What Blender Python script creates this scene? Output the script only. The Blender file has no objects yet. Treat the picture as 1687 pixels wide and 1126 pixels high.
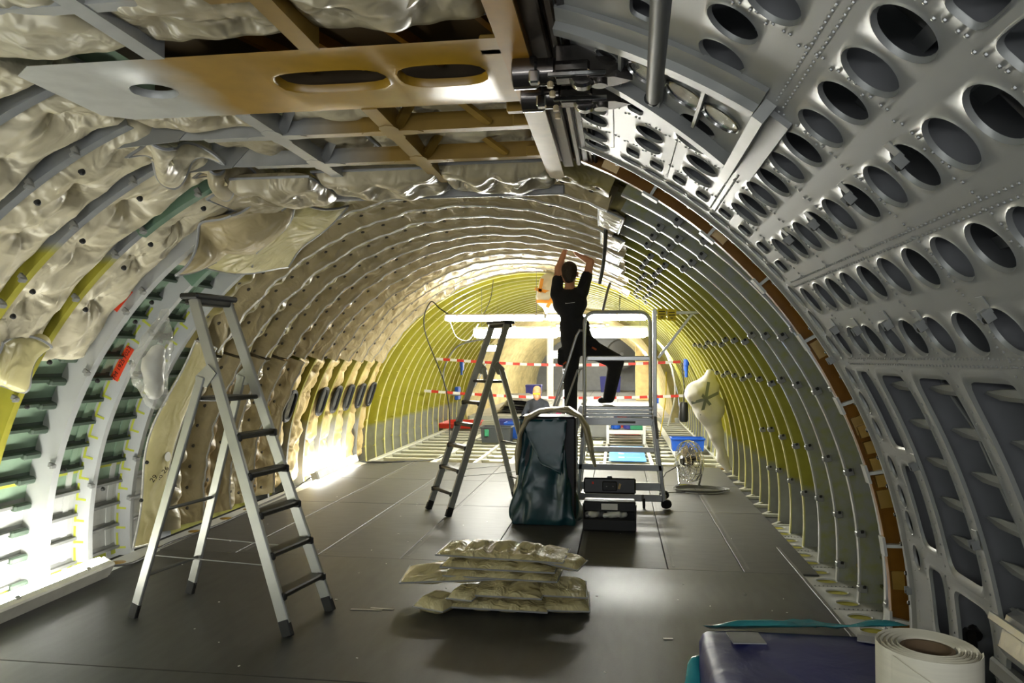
import bpy, math, random
import numpy as np
from mathutils import Vector, Matrix
random.seed(7)
SC = bpy.context.scene
COL = SC.collection
# ------------------------------------------------------------------ camera
H = 1.72
cam_d = bpy.data.cameras.new('camera')
cam_d.sensor_width = 36.0
cam_d.lens = 1233.58 / 1687 * 36.0
cam_d.clip_start = 0.05
cam = bpy.data.objects.new('camera', cam_d)
cam.location = (0, 0, H)
cam.rotation_euler = (math.pi / 2 + 0.022, 0, 0.1401)
COL.objects.link(cam)
SC.camera = cam
# ------------------------------------------------------------------ world: dim even hangar light reaching in through the open front
w = bpy.data.worlds.new('hangar_air')
SC.world = w
w.use_nodes = True
bg = w.node_tree.nodes['Background']
bg.inputs[0].default_value = (0.9, 0.95, 1.0, 1)
bg.inputs[1].default_value = 0.55
SC.view_settings.view_transform = 'Standard'
SC.view_settings.look = 'None'
SC.view_settings.exposure = 0.28
SC.view_settings.gamma = 1.0
SC.view_settings.use_curve_mapping = False
E_TUBE = 60.0       # strength of fluorescent covers
# ------------------------------------------------------------------ constants of the fuselage
XC, ZC, R = -1.40, 0.225, 2.968
PITCH = 0.53
Y0F = 4.57
RS = 3.17           # skin radius


def cyl(t, y, r):
    a = math.radians(t)
    return (XC + r * math.cos(a), y, ZC + r * math.sin(a))


def ncyl(t, y, r):
    a = np.radians(t)
    return np.stack([XC + r * np.cos(a), y + 0 * a, ZC + r * np.sin(a)], -1)


def nz(x, y, z=0.0, s=1.0, seed=0.0):
    """cheap smooth pseudo noise, about -1..1"""
    x = np.asarray(x, float) * s + seed * 1.7
    y = np.asarray(y, float) * s + seed * 2.3
    z = np.asarray(z, float) * s + seed * 0.9
    return (np.sin(1.7 * x + 2.1 * np.sin(0.9 * y + z)) + np.sin(2.3 * y - 1.3 * z + 1.7 * np.sin(1.1 * x)) +
            np.sin(1.9 * z + 1.3 * x - 1.1 * y) + 0.6 * np.sin(4.1 * x + 3.3 * y) + 0.6 * np.sin(3.7 * z - 4.3 * y + 2 * x)) / 4.2


# ------------------------------------------------------------------ materials
def lin(h):
    h = h.lstrip('#')
    v = [int(h[i:i + 2], 16) / 255 for i in (0, 2, 4)]
    return tuple((c / 12.92 if c <= 0.04045 else ((c + 0.055) / 1.055) ** 2.4) for c in v) + (1,)


M = {}


def mat(name, col, rough=0.5, metal=0.0, var=0.12, vs=6.0, bump=0.0, bs=30.0, btype='FBM', emit=None, es=0, alpha=1.0, trans=0.0, spec=0.5, col2=None, stretch=None, bdist=0.02):
    m = bpy.data.materials.new(name)
    m.use_nodes = True
    nt = m.node_tree
    b = nt.nodes['Principled BSDF']
    c = lin(col)
    tc = nt.nodes.new('ShaderNodeTexCoord')
    src = tc.outputs['Object']
    if stretch:
        mp = nt.nodes.new('ShaderNodeMapping')
        mp.inputs['Scale'].default_value = stretch
        nt.links.new(src, mp.inputs[0])
        src = mp.outputs[0]
    if var > 0 or col2:
        n = nt.nodes.new('ShaderNodeTexNoise')
        n.inputs['Scale'].default_value = vs
        n.inputs['Detail'].default_value = 5
        nt.links.new(src, n.inputs['Vector'])
        rp = nt.nodes.new('ShaderNodeValToRGB')
        rp.color_ramp.elements[0].position = 0.3
        rp.color_ramp.elements[1].position = 0.7
        c2 = lin(col2) if col2 else tuple(min(1, x * (1 + var)) for x in c[:3]) + (1,)
        rp.color_ramp.elements[0].color = c if col2 else tuple(x * (1 - var) for x in c[:3]) + (1,)
        rp.color_ramp.elements[1].color = c2
        nt.links.new(n.outputs['Fac'], rp.inputs[0])
        nt.links.new(rp.outputs[0], b.inputs['Base Color'])
    else:
        b.inputs['Base Color'].default_value = c
    b.inputs['Roughness'].default_value = rough
    b.inputs['Metallic'].default_value = metal
    b.inputs['Specular IOR Level'].default_value = spec
    if bump > 0:
        n2 = nt.nodes.new('ShaderNodeTexNoise')
        n2.noise_type = btype
        n2.inputs['Scale'].default_value = bs
        n2.inputs['Detail'].default_value = 4
        n2.inputs['Distortion'].default_value = 0.8
        nt.links.new(src, n2.inputs['Vector'])
        bp = nt.nodes.new('ShaderNodeBump')
        bp.inputs['Strength'].default_value = bump
        bp.inputs['Distance'].default_value = bdist
        nt.links.new(n2.outputs['Fac'], bp.inputs['Height'])
        nt.links.new(bp.outputs[0], b.inputs['Normal'])
    if emit:
        b.inputs['Emission Color'].default_value = lin(emit)
        b.inputs['Emission Strength'].default_value = es
    if trans:
        b.inputs['Transmission Weight'].default_value = trans
    if alpha < 1:
        b.inputs['Alpha'].default_value = alpha
    M[name] = m
    return m


def film(name, col, rough, spec, s1=4.0, s2=22.0, k=1.0, alpha=1.0):
    """creased plastic film: broad creases plus fine crinkle"""
    m = bpy.data.materials.new(name)
    m.use_nodes = True
    nt = m.node_tree
    b = nt.nodes['Principled BSDF']
    c = lin(col)
    tc = nt.nodes.new('ShaderNodeTexCoord')
    n0 = nt.nodes.new('ShaderNodeTexNoise')
    n0.inputs['Scale'].default_value = 4
    n0.inputs['Detail'].default_value = 4
    nt.links.new(tc.outputs['Object'], n0.inputs['Vector'])
    rp = nt.nodes.new('ShaderNodeValToRGB')
    rp.color_ramp.elements[0].position = .3
    rp.color_ramp.elements[1].position = .7
    rp.color_ramp.elements[0].color = (c[0] * .86, c[1] * .84, c[2] * .78, 1)
    rp.color_ramp.elements[1].color = (min(1, c[0] * 1.1), min(1, c[1] * 1.1), min(1, c[2] * 1.12), 1)
    nt.links.new(n0.outputs['Fac'], rp.inputs[0])
    nt.links.new(rp.outputs[0], b.inputs['Base Color'])
    # warped coordinates make the creases run in long bent lines
    w_ = nt.nodes.new('ShaderNodeTexNoise')
    w_.inputs['Scale'].default_value = 2.0
    nt.links.new(tc.outputs['Object'], w_.inputs['Vector'])
    va = nt.nodes.new('ShaderNodeVectorMath')
    va.operation = 'MULTIPLY_ADD'
    va.inputs[1].default_value = (.55, .55, .55)
    nt.links.new(w_.outputs['Color'], va.inputs[0])
    nt.links.new(tc.outputs['Object'], va.inputs[2])
    prev = None
    for (vec, sc, st, ds) in (((1, 2.6, .8), s1, .7 * k, .045), ((2.8, .7, 1.6), s1 * 1.3, .6 * k, .03), ((1, 1, 1), s2, .4 * k, .012)):
        mp = nt.nodes.new('ShaderNodeMapping')
        mp.inputs['Scale'].default_value = vec
        mp.inputs['Rotation'].default_value = (.4 * vec[0], .3, .5 * vec[1])
        nt.links.new(va.outputs[0], mp.inputs[0])
        n1 = nt.nodes.new('ShaderNodeTexNoise')
        n1.noise_type = 'RIDGED_MULTIFRACTAL'
        n1.inputs['Scale'].default_value = sc
        n1.inputs['Detail'].default_value = 2.0
        n1.inputs['Roughness'].default_value = .4
        nt.links.new(mp.outputs[0], n1.inputs['Vector'])
        bp = nt.nodes.new('ShaderNodeBump')
        bp.inputs['Strength'].default_value = st
        bp.inputs['Distance'].default_value = ds
        nt.links.new(n1.outputs['Fac'], bp.inputs['Height'])
        if prev:
            nt.links.new(prev.outputs[0], bp.inputs['Normal'])
        prev = bp
    nt.links.new(prev.outputs[0], b.inputs['Normal'])
    b.inputs['Roughness'].default_value = rough
    b.inputs['Specular IOR Level'].default_value = spec
    if alpha < 1:
        b.inputs['Alpha'].default_value = alpha
    M[name] = m


def mat_blend(name, cA, cB, axis, a, b_, noise=0.2, rough=0.4, spec=0.5, ns=3.0, bump=0.0):
    """two paints that meet along a soft edge at a world position (axis value a -> b_)"""
    m = bpy.data.materials.new(name)
    m.use_nodes = True
    nt = m.node_tree
    b = nt.nodes['Principled BSDF']
    g = nt.nodes.new('ShaderNodeNewGeometry')
    sp = nt.nodes.new('ShaderNodeSeparateXYZ')
    nt.links.new(g.outputs['Position'], sp.inputs[0])
    n = nt.nodes.new('ShaderNodeTexNoise')
    n.inputs['Scale'].default_value = ns
    n.inputs['Detail'].default_value = 4
    nt.links.new(g.outputs['Position'], n.inputs['Vector'])
    ma = nt.nodes.new('ShaderNodeMath')
    ma.operation = 'MULTIPLY_ADD'
    nt.links.new(n.outputs['Fac'], ma.inputs[0])
    ma.inputs[1].default_value = noise
    nt.links.new(sp.outputs[axis], ma.inputs[2])
    mr = nt.nodes.new('ShaderNodeMapRange')
    mr.inputs['From Min'].default_value = a + noise * 0.5
    mr.inputs['From Max'].default_value = b_ + noise * 0.5
    nt.links.new(ma.outputs[0], mr.inputs['Value'])
    mx = nt.nodes.new('ShaderNodeMix')
    mx.data_type = 'RGBA'
    mx.inputs['A'].default_value = lin(cA)
    mx.inputs['B'].default_value = lin(cB)
    nt.links.new(mr.outputs[0], mx.inputs['Factor'])
    # small tone variation
    n2 = nt.nodes.new('ShaderNodeTexNoise')
    n2.inputs['Scale'].default_value = 9
    n2.inputs['Detail'].default_value = 5
    nt.links.new(g.outputs['Position'], n2.inputs['Vector'])
    hs = nt.nodes.new('ShaderNodeHueSaturation')
    r2 = nt.nodes.new('ShaderNodeMapRange')
    r2.inputs['To Min'].default_value = 0.75
    r2.inputs['To Max'].default_value = 1.25
    nt.links.new(n2.outputs['Fac'], r2.inputs['Value'])
    nt.links.new(r2.outputs[0], hs.inputs['Value'])
    nt.links.new(mx.outputs['Result'], hs.inputs['Color'])
    nt.links.new(hs.outputs[0], b.inputs['Base Color'])
    b.inputs['Roughness'].default_value = rough
    b.inputs['Specular IOR Level'].default_value = spec
    M[name] = m
    return m


mat('door_grey', '#929391', 0.4, 0.25, 0.04, 4, spec=0.6)
mat('door_dark', '#737477', 0.5, 0.0, 0.15, 8)
mat('stringer_grey', '#858688', 0.5, 0.1, 0.1, 6)
mat('rib_dark', '#7c7d80', 0.5, 0.1, 0.1, 6)
mat('door_rib', '#959694', 0.4, 0.2, 0.06, 6)
mat('rivet', '#b4b5b4', 0.3, 0.7, 0)
mat('white_paint', '#c9cac6', 0.42, 0.0, 0.05, 4)
mat('frame_white', '#b3b5b4', 0.42, 0.0, 0.05, 4)
mat('lamp_white', '#d8d6cc', 0.5)
mat('grey_paint', '#8f908e', 0.45, 0.2, 0.08, 5)
mat('yellow_primer', '#b9b23a', 0.45, 0, 0.16, 5)
mat('yellow_skin', '#a8a238', 0.5, 0, 0.2, 3)
mat('yellow_pale', '#c9c460', 0.42, 0, 0.12, 5)
mat('yellow_mark', '#b8bd45', 0.5, 0, 0.1)
mat('green_primer', '#8fa890', 0.5, 0, 0.06, 4)
mat('green_dark', '#4e5d50', 0.5, 0, 0.12, 6)
mat('green_paint', '#6d8a76', 0.45, 0, 0.06, 4)
mat('flange_gleam_pale', '#cfcb86', 0.3, 0.2, 0.05, 5)  # pale tones that paint the gleam of backlit flange edges
mat('flange_gleam_grey', '#b9bab6', 0.3, 0.3, 0.05, 5)
mat('amber', '#9c7826', 0.3, 0.15, 0.25, 5, spec=0.6, col2='#ad8b3e')
mat('orange_brown', '#96661c', 0.32, 0.1, 0.2, 6, spec=0.6, col2='#7a5012')
mat('beige_metal', '#c3b08c', 0.4, 0.25, 0.08, 6)
mat('inner_brown', '#4a3a20', 0.5, 0, 0.2, 6)
mat('arm_steel', '#77726e', 0.2, 0.9, 0.15, 12)
mat('brown_steel', '#4a3a22', 0.28, 0.8, 0.2, 8)
mat('black_steel', '#4b4744', 0.22, 0.85, 0.1, 8)
mat('chrome', '#cfcfcf', 0.15, 1.0, 0)
mat('aluminium', '#b9bab9', 0.3, 0.9, 0.05, 8, stretch=(1, 1, 6))
mat('rail_alu', '#acadaa', 0.42, 0.55, 0.05, 8)
mat('black_plastic', '#1c1c1c', 0.42, 0, 0.1, 10)
mat('dark_rubber', '#1a1a1b', 0.6, 0, 0.1)
mat('ladder_step', '#3a3936', 0.42, 0.3, 0.1, 10)
mat('far_wool', '#cfc190', .5, 0, .2, 4, bump=.4, bs=12)
film('film_cream', '#d2cab0', .36, .5)
film('film_tan', '#8c7548', .42, .4, k=.8)
film('film_flap', '#b4a682', .36, .55, k=.8)
film('film_grey', '#b3a98e', .33, .6)
film('film_olive', '#938857', .42, .4, k=.8)
film('film_pad', '#c9be92', .28, .7, 12, 30, .6)
film('film_yellow', '#cfc692', .36, .5, k=.7)
mat('film_wool', '#c0aa74', 0.55, 0, 0.18, 5, bump=0.4, bs=16, spec=0.4)
mat('seam_silver', '#d6d3cb', 0.22, 0.3, 0.1, 20, bump=0.4, bs=40)
mat('seam_grey', '#9fa0a2', 0.4, 0.1, 0.1, 12)
mat('button', '#4a463f', 0.6, 0, 0.1)
mat('floor_dark', '#353534', 0.45, 0, 0.22, 5, spec=0.45, bump=0.05, bs=60, stretch=(3, 0.7, 1))
mat('floor_mid', '#484745', 0.5, 0, 0.16, 6, spec=0.4, stretch=(0.8, 3, 1))
mat('floor_joint', '#2c2c2b', 0.7, 0, 0)
mat('floor_tape', '#5e5d5a', 0.6, 0, 0.1)
mat('far_floor', '#9a9a98', 0.5, 0, 0.1, 4)
mat('beam_white', '#c6c5b8', 0.45, 0, 0.06, 5)
mat('belly', '#b9b48e', 0.6, 0, 0.15, 3)
mat('cloth_black', '#15161a', 0.85, 0, 0.15, 20, bump=0.25, bs=35)
mat('trouser_black', '#1a1a1c', 0.9, 0, 0.15, 20, bump=0.3, bs=30)
mat('cloth_navy', '#23262e', 0.85, 0, 0.15, 20)
mat('skin', '#c08a6a', 0.55, 0, 0.06, 20)
mat('hair_dark', '#2e2419', 0.6, 0, 0.3, 60, bump=0.5, bs=90)
mat('hair_blond', '#a98d62', 0.6, 0, 0.2, 60, bump=0.4, bs=90)
mat('orange_trim', '#b4521f', 0.6)
mat('teal_film', '#0c3d45', 0.33, 0, 0.25, 5, bump=0.5, bs=6, btype='RIDGED_MULTIFRACTAL', spec=0.8, bdist=0.02)
mat('teal_light', '#2f8f98', 0.25, 0, 0.2, 5, bump=0.4, bs=8, btype='RIDGED_MULTIFRACTAL', spec=0.8)
mat('bin_dark', '#1d1c24', 0.5, 0, 0.15, 6)
mat('blue_tarp', '#1f2262', 0.48, 0, 0.25, 3, bump=0.3, bs=4, spec=0.6, bdist=0.03)
mat('blue_plastic', '#1f55b8', 0.4, 0, 0.08)
mat('blue_sheet', '#4f8fd8', 0.4, 0, 0.12, 4)
mat('navy_plastic', '#2c2f78', 0.45, 0, 0.1)
mat('crate_dark', '#34383a', 0.5, 0, 0.1)
mat('tape_cream', '#d9d2bd', 0.4, 0, 0.05, 5, spec=0.5, stretch=(1, 1, 25))
mat('tape_core', '#6f5a42', 0.8, 0, 0.12)
mat('sticker', '#e0421c', 0.55, 0, 0.04)
mat('ink', '#1c1512', 0.7, 0, 0)
mat('white_ink', '#b9bcc2', 0.7, 0, 0)
mat('red', '#c8321f', 0.5, 0, 0.05)
mat('white_tape', '#dedcd6', 0.5, 0, 0.03)
mat('yellow_sign', '#d9c11c', 0.5, 0, 0.05)
mat('silver_tape', '#a9a9a9', 0.3, 0.4, 0.1, 10)
mat('white_film', '#d9d8d0', 0.35, 0, 0.06, 5, bump=0.4, bs=9, btype='RIDGED_MULTIFRACTAL', spec=0.6)
film('clear_film', '#e8e8e4', .16, .9, 9, 26, 1.3, alpha=.3)
mat('white_fabric', '#d6d3c8', 0.8, 0, 0.06, 6, bump=0.2, bs=14)
mat('grey_tape', '#70766d', 0.6, 0, 0.06)
mat('orange_tape', '#d9902a', 0.5, 0, 0.08)
mat('cable_black', '#161616', 0.5, 0, 0)
mat('cable_grey', '#70706c', 0.5, 0, 0)
mat('window_glass', '#24262a', 0.12, 0.2, 0.2, 3)
mat('silver_bag', '#c2c2c0', 0.28, 0.75, 0.1, 12, bump=0.25, bs=14)
mat('pole_grey', '#6b6b6a', 0.45, 0.2, 0.05)
mat('cardboard', '#b79d70', 0.8, 0, 0.1)
mat('green_plastic', '#2c7a56', 0.5, 0, 0.1)
mat('magenta', '#b8306c', 0.5)
mat('tube_glow', '#ffffff', 0.5, 0, 0, emit='#fdfcf2', es=E_TUBE)
mat('warm_glow', '#ffffff', 0.5, 0, 0, emit='#ffe9c4', es=E_TUBE * 2)
mat('side_glow', '#ffffff', 0.5, 0, 0, emit='#fdfcf2', es=E_TUBE * 0.62)
mat('hall_glow', '#ffffff', 0.5, 0, 0, emit='#fdfcf2', es=E_TUBE * 2.2)
mat_blend('edge_paint', '#a87a20', '#c3b08c', 1, 3.32, 3.40, .02, .35)
mat_blend('plate_paint', '#c4c5c2', '#a37d22', 0, -1.90, -1.68, 0.25, 0.3, 0.6)
mat_blend('beam_paint', '#a9aaa8', '#957633', 0, -1.62, -1.30, 0.25, 0.35, 0.5)
mat_blend('frame_right', '#6e716f', '#8f8c2e', 1, 6.9, 7.2, 0.5, 0.45, 0.4, 7)
mat_blend('skin_right', '#3c4238', '#8b8730', 1, 5.2, 6.2, 0.3, 0.5)
mat_blend('frame_foot', '#9a9c98', '#a8a338', 2, 0.48, 0.56, 0.1, 0.45, 0.4, 5)
mat_blend('skin_left', '#c3c4c0', '#8da68e', 2, 0.60, 0.62, 0.0, 0.5, 0.4)
mat_blend('frame_upper', '#a8a23a', '#8b8e90', 2, 2.35, 2.42, 0.04, 0.45, 0.4)
mat_blend('frame_olive', '#8a8c8c', '#8c8836', 2, 0.6, 0.9, 0.6, 0.45, 0.4)

# ------------------------------------------------------------------ mesh helpers


class MB:
    def __init__(self):
        self.v = []
        self.f = []
        self.n = 0

    def add(self, v, f):
        v = np.asarray(v, float).reshape(-1, 3)
        self.v.append(v)
        n = self.n
        self.f += [tuple(i + n for i in q) for q in f]
        self.n += len(v)
        return self

    def box(self, c, s, rot=None, bev=0.0):
        """box centre c size s; rot = Matrix 3x3; bev chamfers the edges along local axes"""
        hx, hy, hz = (k / 2 for k in s)
        if bev <= 0:
            v = [(x * hx, y * hy, z * hz) for x in (-1, 1) for y in (-1, 1) for z in (-1, 1)]
            f = [(0, 1, 3, 2), (4, 6, 7, 5), (0, 4, 5, 1), (2, 3, 7, 6), (0, 2, 6, 4), (1, 5, 7, 3)]
        else:
            b = min(bev, hx * .9, hy * .9, hz * .9)
            v = []
            idx = {}
            for x in (-1, 1):
                for y in (-1, 1):
                    for z in (-1, 1):
                        for k in range(3):
                            p = [x * (hx - b), y * (hy - b), z * (hz - b)]
                            p[k] = (x * hx, y * hy, z * hz)[k]
                            idx[(x, y, z, k)] = len(v)
                            v.append(p)
            f = []
            for k in range(3):
                a, c_ = [(1, 2), (0, 2), (0, 1)][k]
                for s_ in (-1, 1):
                    q = []
                    for (u, w_) in ((-1, -1), (1, -1), (1, 1), (-1, 1)):
                        key = [0, 0, 0]
                        key[k] = s_
                        key[a] = u
                        key[c_] = w_
                        q.append(idx[tuple(key) + (k,)])
                    flip = (s_ > 0) == (k == 1)
                    f.append(tuple(q[::-1]) if flip else tuple(q))
            for k in range(3):       # edges along axis k
                a, c_ = [(1, 2), (0, 2), (0, 1)][k]
                for u in (-1, 1):
                    for w_ in (-1, 1):
                        q = []
                        for s_, kk in ((-1, a), (1, a), (1, c_), (-1, c_)):
                            key = [0, 0, 0]
                            key[k] = s_
                            key[a] = u
                            key[c_] = w_
                            q.append(idx[tuple(key) + (kk,)])
                        f.append(tuple(q))
            for x in (-1, 1):
                for y in (-1, 1):
                    for z in (-1, 1):
                        f.append(tuple(idx[(x, y, z, k)] for k in range(3)))
        v = np.array(v, float)
        if rot is not None:
            v = v @ np.array(rot).T
        return self.add(v + np.array(c, float), f)

    def bar(self, a, b, wx, wy, up=(0, 0, 1), bev=0.0):
        """box beam from a to b; wx across, wy along 'up'"""
        a, b = Vector(a), Vector(b)
        d = (b - a)
        L = d.length
        d.normalize()
        u = Vector(up)
        x = d.cross(u)
        if x.length < 1e-4:
            x = d.cross(Vector((1, 0, 0)))
        x.normalize()
        u = x.cross(d)
        m = Matrix((x, d, u)).transposed()
        return self.box((a + b) / 2, (wx, L, wy), m, bev)

    def tube(self, pts, r, n=8, closed=False, cap=True):
        P = [Vector(p) for p in pts]
        m = len(P)
        rr = r if hasattr(r, '__len__') else [r] * m
        V = []
        prev = None
        for i in range(m):
            a = P[i - 1] if (i > 0 or closed) else P[i]
            b = P[(i + 1) % m] if (i < m - 1 or closed) else P[i]
            d = (b - a).normalized()
            if prev is None:
                x = d.orthogonal().normalized()
            else:
                x = prev - d * prev.dot(d)
                if x.length < 1e-5:
                    x = d.orthogonal()
                x.normalize()
            prev = x
            y = d.cross(x)
            for k in range(n):
                t = 2 * math.pi * k / n
                V.append(P[i] + (x * math.cos(t) + y * math.sin(t)) * rr[i])
        F = []
        for i in range(m if closed else m - 1):
            j = (i + 1) % m
            for k in range(n):
                k2 = (k + 1) % n
                F.append((i * n + k, i * n + k2, j * n + k2, j * n + k))
        if cap and not closed:
            F.append(tuple(range(n))[::-1])
            F.append(tuple((m - 1) * n + k for k in range(n)))
        return self.add([tuple(v) for v in V], F)

    def lathe(self, prof, c=(0, 0, 0), n=20, rot=None):
        V = []
        for (r, z) in prof:
            for k in range(n):
                t = 2 * math.pi * k / n
                V.append((r * math.cos(t), r * math.sin(t), z))
        F = []
        for i in range(len(prof) - 1):
            for k in range(n):
                k2 = (k + 1) % n
                F.append((i * n + k, i * n + k2, (i + 1) * n + k2, (i + 1) * n + k))
        F.append(tuple(range(n))[::-1])
        F.append(tuple((len(prof) - 1) * n + k for k in range(n)))
        V = np.array(V)
        if rot is not None:
            V = V @ np.array(rot).T
        return self.add(V + np.array(c, float), F)

    def grid(self, P, cu=False, cv=False):
        P = np.asarray(P, float)
        nu, nv = P.shape[:2]
        F = []
        for i in range(nu if cu else nu - 1):
            i2 = (i + 1) % nu
            for j in range(nv if cv else nv - 1):
                j2 = (j + 1) % nv
                F.append((i * nv + j, i2 * nv + j, i2 * nv + j2, i * nv + j2))
        return self.add(P, F)

    def arc(self, prof, t0, t1, n=None, cap=True):
        """sweep a closed (r, y) outline around the fuselage axis from t0 to t1 degrees"""
        n = n or max(2, int(abs(t1 - t0) / 2.2) + 1)
        ts = np.linspace(t0, t1, n)
        P = np.stack([ncyl(ts, y, r) for (r, y) in prof], 1)
        m = len(prof)
        base = self.n
        self.grid(P, False, True)
        if cap:
            self.f.append(tuple(base + k for k in range(m)))
            self.f.append(tuple(base + (n - 1) * m + k for k in range(m))[::-1])
        return self

    def prism(self, pts, axis, a, b):
        """extrude polygon (2D list) between a and b along axis 0/1/2"""
        n = len(pts)
        V = []
        for h in (a, b):
            for (p, q) in pts:
                c = [p, q]
                c.insert(axis, h)
                V.append(c)
        F = [tuple(range(n))[::-1], tuple(range(n, 2 * n))]
        F += [(i, (i + 1) % n, n + (i + 1) % n, n + i) for i in range(n)]
        return self.add(V, F)

    def build(self, name, m, parent=None, smooth=True, auto=35):
        me = bpy.data.meshes.new(name)
        V = np.concatenate(self.v) if self.v else np.zeros((0, 3))
        me.from_pydata(V.tolist(), [], self.f)
        me.materials.append(M[m] if isinstance(m, str) else m)
        me.validate()
        o = bpy.data.objects.new(name, me)
        COL.objects.link(o)
        fix_normals(me)
        if smooth:
            shade(me, auto)
        if parent:
            o.parent = parent
        return o


import bmesh


def fix_normals(me):
    bm = bmesh.new()
    bm.from_mesh(me)
    bmesh.ops.recalc_face_normals(bm, faces=bm.faces)
    bm.to_mesh(me)
    bm.free()


def shade(me, ang):
    n = len(me.polygons)
    if not n:
        return
    me.polygons.foreach_set('use_smooth', [True] * n)
    if ang < 180:
        me.set_sharp_from_angle(angle=math.radians(ang))


def tag(o, label=None, cat=None, group=None, kind=None):
    if label:
        o['label'] = label
    if cat:
        o['category'] = cat
    if group:
        o['group'] = group
    if kind:
        o['kind'] = kind
    return o


def empty(name, loc=(0, 0, 0), rz=0.0, parent=None):
    o = bpy.data.objects.new(name, None)
    o.location = loc
    o.rotation_euler = (0, 0, rz)
    o.empty_display_size = 0.1
    COL.objects.link(o)
    if parent:
        o.parent = parent
    return o


def copy_tree(o, parent=None):
    c = o.copy()
    COL.objects.link(c)
    if parent:
        c.parent = parent
    for ch in list(o.children):
        copy_tree(ch, c)
    return c


def inst(mesh_obj, name, loc, rot, parent, scale=(1, 1, 1)):
    o = bpy.data.objects.new(name, mesh_obj.data)
    o.location = loc
    o.rotation_euler = rot
    o.scale = scale
    COL.objects.link(o)
    o.parent = parent
    return o


def text_mesh(name, body, size, mw, m, parent=None, shear=0.0):
    cu = bpy.data.curves.new(name, 'FONT')
    cu.body = body
    cu.size = size
    cu.extrude = 0.0006
    cu.align_x = 'CENTER'
    cu.align_y = 'CENTER'
    cu.shear = shear
    o = bpy.data.objects.new(name, cu)
    COL.objects.link(o)
    bpy.context.view_layer.update()
    dg = bpy.context.evaluated_depsgraph_get()
    me = bpy.data.meshes.new_from_object(o.evaluated_get(dg))
    bpy.data.objects.remove(o)
    me.materials.clear()
    me.materials.append(M[m])
    me.transform(mw)
    o = bpy.data.objects.new(name, me)
    COL.objects.link(o)
    if parent:
        o.parent = parent
    return o


def pillow(mb, P00, P10, P11, P01, th, nu=20, nv=20, dim=(3, 3), dd=0.55, seed=0, bend=None, back=0.45, wob=0.012, pw=4, ep=.5, pinch=0.0):
    """quilted cushion over a bilinear patch: closed surface, dimpled on a dim grid"""
    u = np.linspace(0, 1, nu)[:, None]
    v = np.linspace(0, 1, nv)[None, :]
    A, B, C, D = (np.array(p, float) for p in (P00, P10, P11, P01))
    uu = u[..., None]
    vv = v[..., None]
    P = A * (1 - uu) * (1 - vv) + B * uu * (1 - vv) + C * uu * vv + D * (1 - uu) * vv
    if bend is not None:
        P = P + bend(u, v)
    gu = np.gradient(P, axis=0)
    gv = np.gradient(P, axis=1)
    N = np.cross(gu, gv)
    N /= np.linalg.norm(N, axis=-1, keepdims=True) + 1e-9
    U = np.broadcast_to(u, (nu, nv))
    Vv = np.broadcast_to(v, (nu, nv))
    env = np.sqrt(np.clip((1 - np.abs(2 * U - 1) ** pw) * (1 - np.abs(2 * Vv - 1) ** pw), 0, 1)) ** (2 * ep)
    if pinch:
        for i in range(1, dim[0]):
            env = env * (1 - pinch * np.exp(-((U - i / dim[0]) * dim[0] / .16) ** 2))
    dmp = np.zeros((nu, nv))
    for i in range(dim[0]):
        for j in range(dim[1]):
            cu_, cv_ = (i + .5) / dim[0], (j + .5) / dim[1]
            dmp = np.maximum(dmp, np.exp(-(((U - cu_) * dim[0] / .32) ** 2 + ((Vv - cv_) * dim[1] / .32) ** 2)))
    Lu = np.linalg.norm(B - A)
    Lv = np.linalg.norm(D - A)
    crz = np.zeros((nu, nv))
    for i in range(dim[0]):
        for j in range(dim[1]):
            du_, dv_ = (U - (i + .5) / dim[0]) * Lu, (Vv - (j + .5) / dim[1]) * Lv
            d_ = np.hypot(du_, dv_)
            an = np.arctan2(dv_, du_)
            crz += (.6 * np.cos(6 * an + i + 2 * j + seed) + .5 * np.cos(9 * an + 2 * i + seed)) * np.exp(-d_ / .09) * (1 - np.exp(-(d_ / .03) ** 2))
    n1 = nz(P[..., 0], P[..., 1], P[..., 2], 9, seed) + .8 * crz
    hgt = th * env * (1 - dd * dmp) + wob * n1 * env
    T = P + N * hgt[..., None]
    Bk = P - N * (th * back * env)[..., None]
    T[..., :] += (np.stack([nz(P[..., 1], P[..., 2], 0, 14, seed + 1), nz(P[..., 0], P[..., 2], 0, 14, seed + 2), nz(P[..., 0], P[..., 1], 0, 14, seed + 3)], -1)) * wob * 0.3
    base = mb.n
    mb.grid(T)
    mb.grid(Bk[:, ::-1])
    # stitch rims
    def ti(i, j): return base + i * nv + j
    def bi(i, j): return base + nu * nv + i * nv + (nv - 1 - j)
    for i in range(nu - 1):
        mb.f.append((ti(i + 1, 0), ti(i, 0), bi(i, 0), bi(i + 1, 0)))
        mb.f.append((ti(i, nv - 1), ti(i + 1, nv - 1), bi(i + 1, nv - 1), bi(i, nv - 1)))
    for j in range(nv - 1):
        mb.f.append((ti(0, j), ti(0, j + 1), bi(0, j + 1), bi(0, j)))
        mb.f.append((ti(nu - 1, j + 1), ti(nu - 1, j), bi(nu - 1, j), bi(nu - 1, j + 1)))
    rim = [tuple(P[i, 0]) for i in range(nu)] + [tuple(P[nu - 1, j]) for j in range(1, nv)] + [tuple(P[i, nv - 1]) for i in range(nu - 2, -1, -1)] + [tuple(P[0, j]) for j in range(nv - 2, 0, -1)]
    return rim


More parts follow.
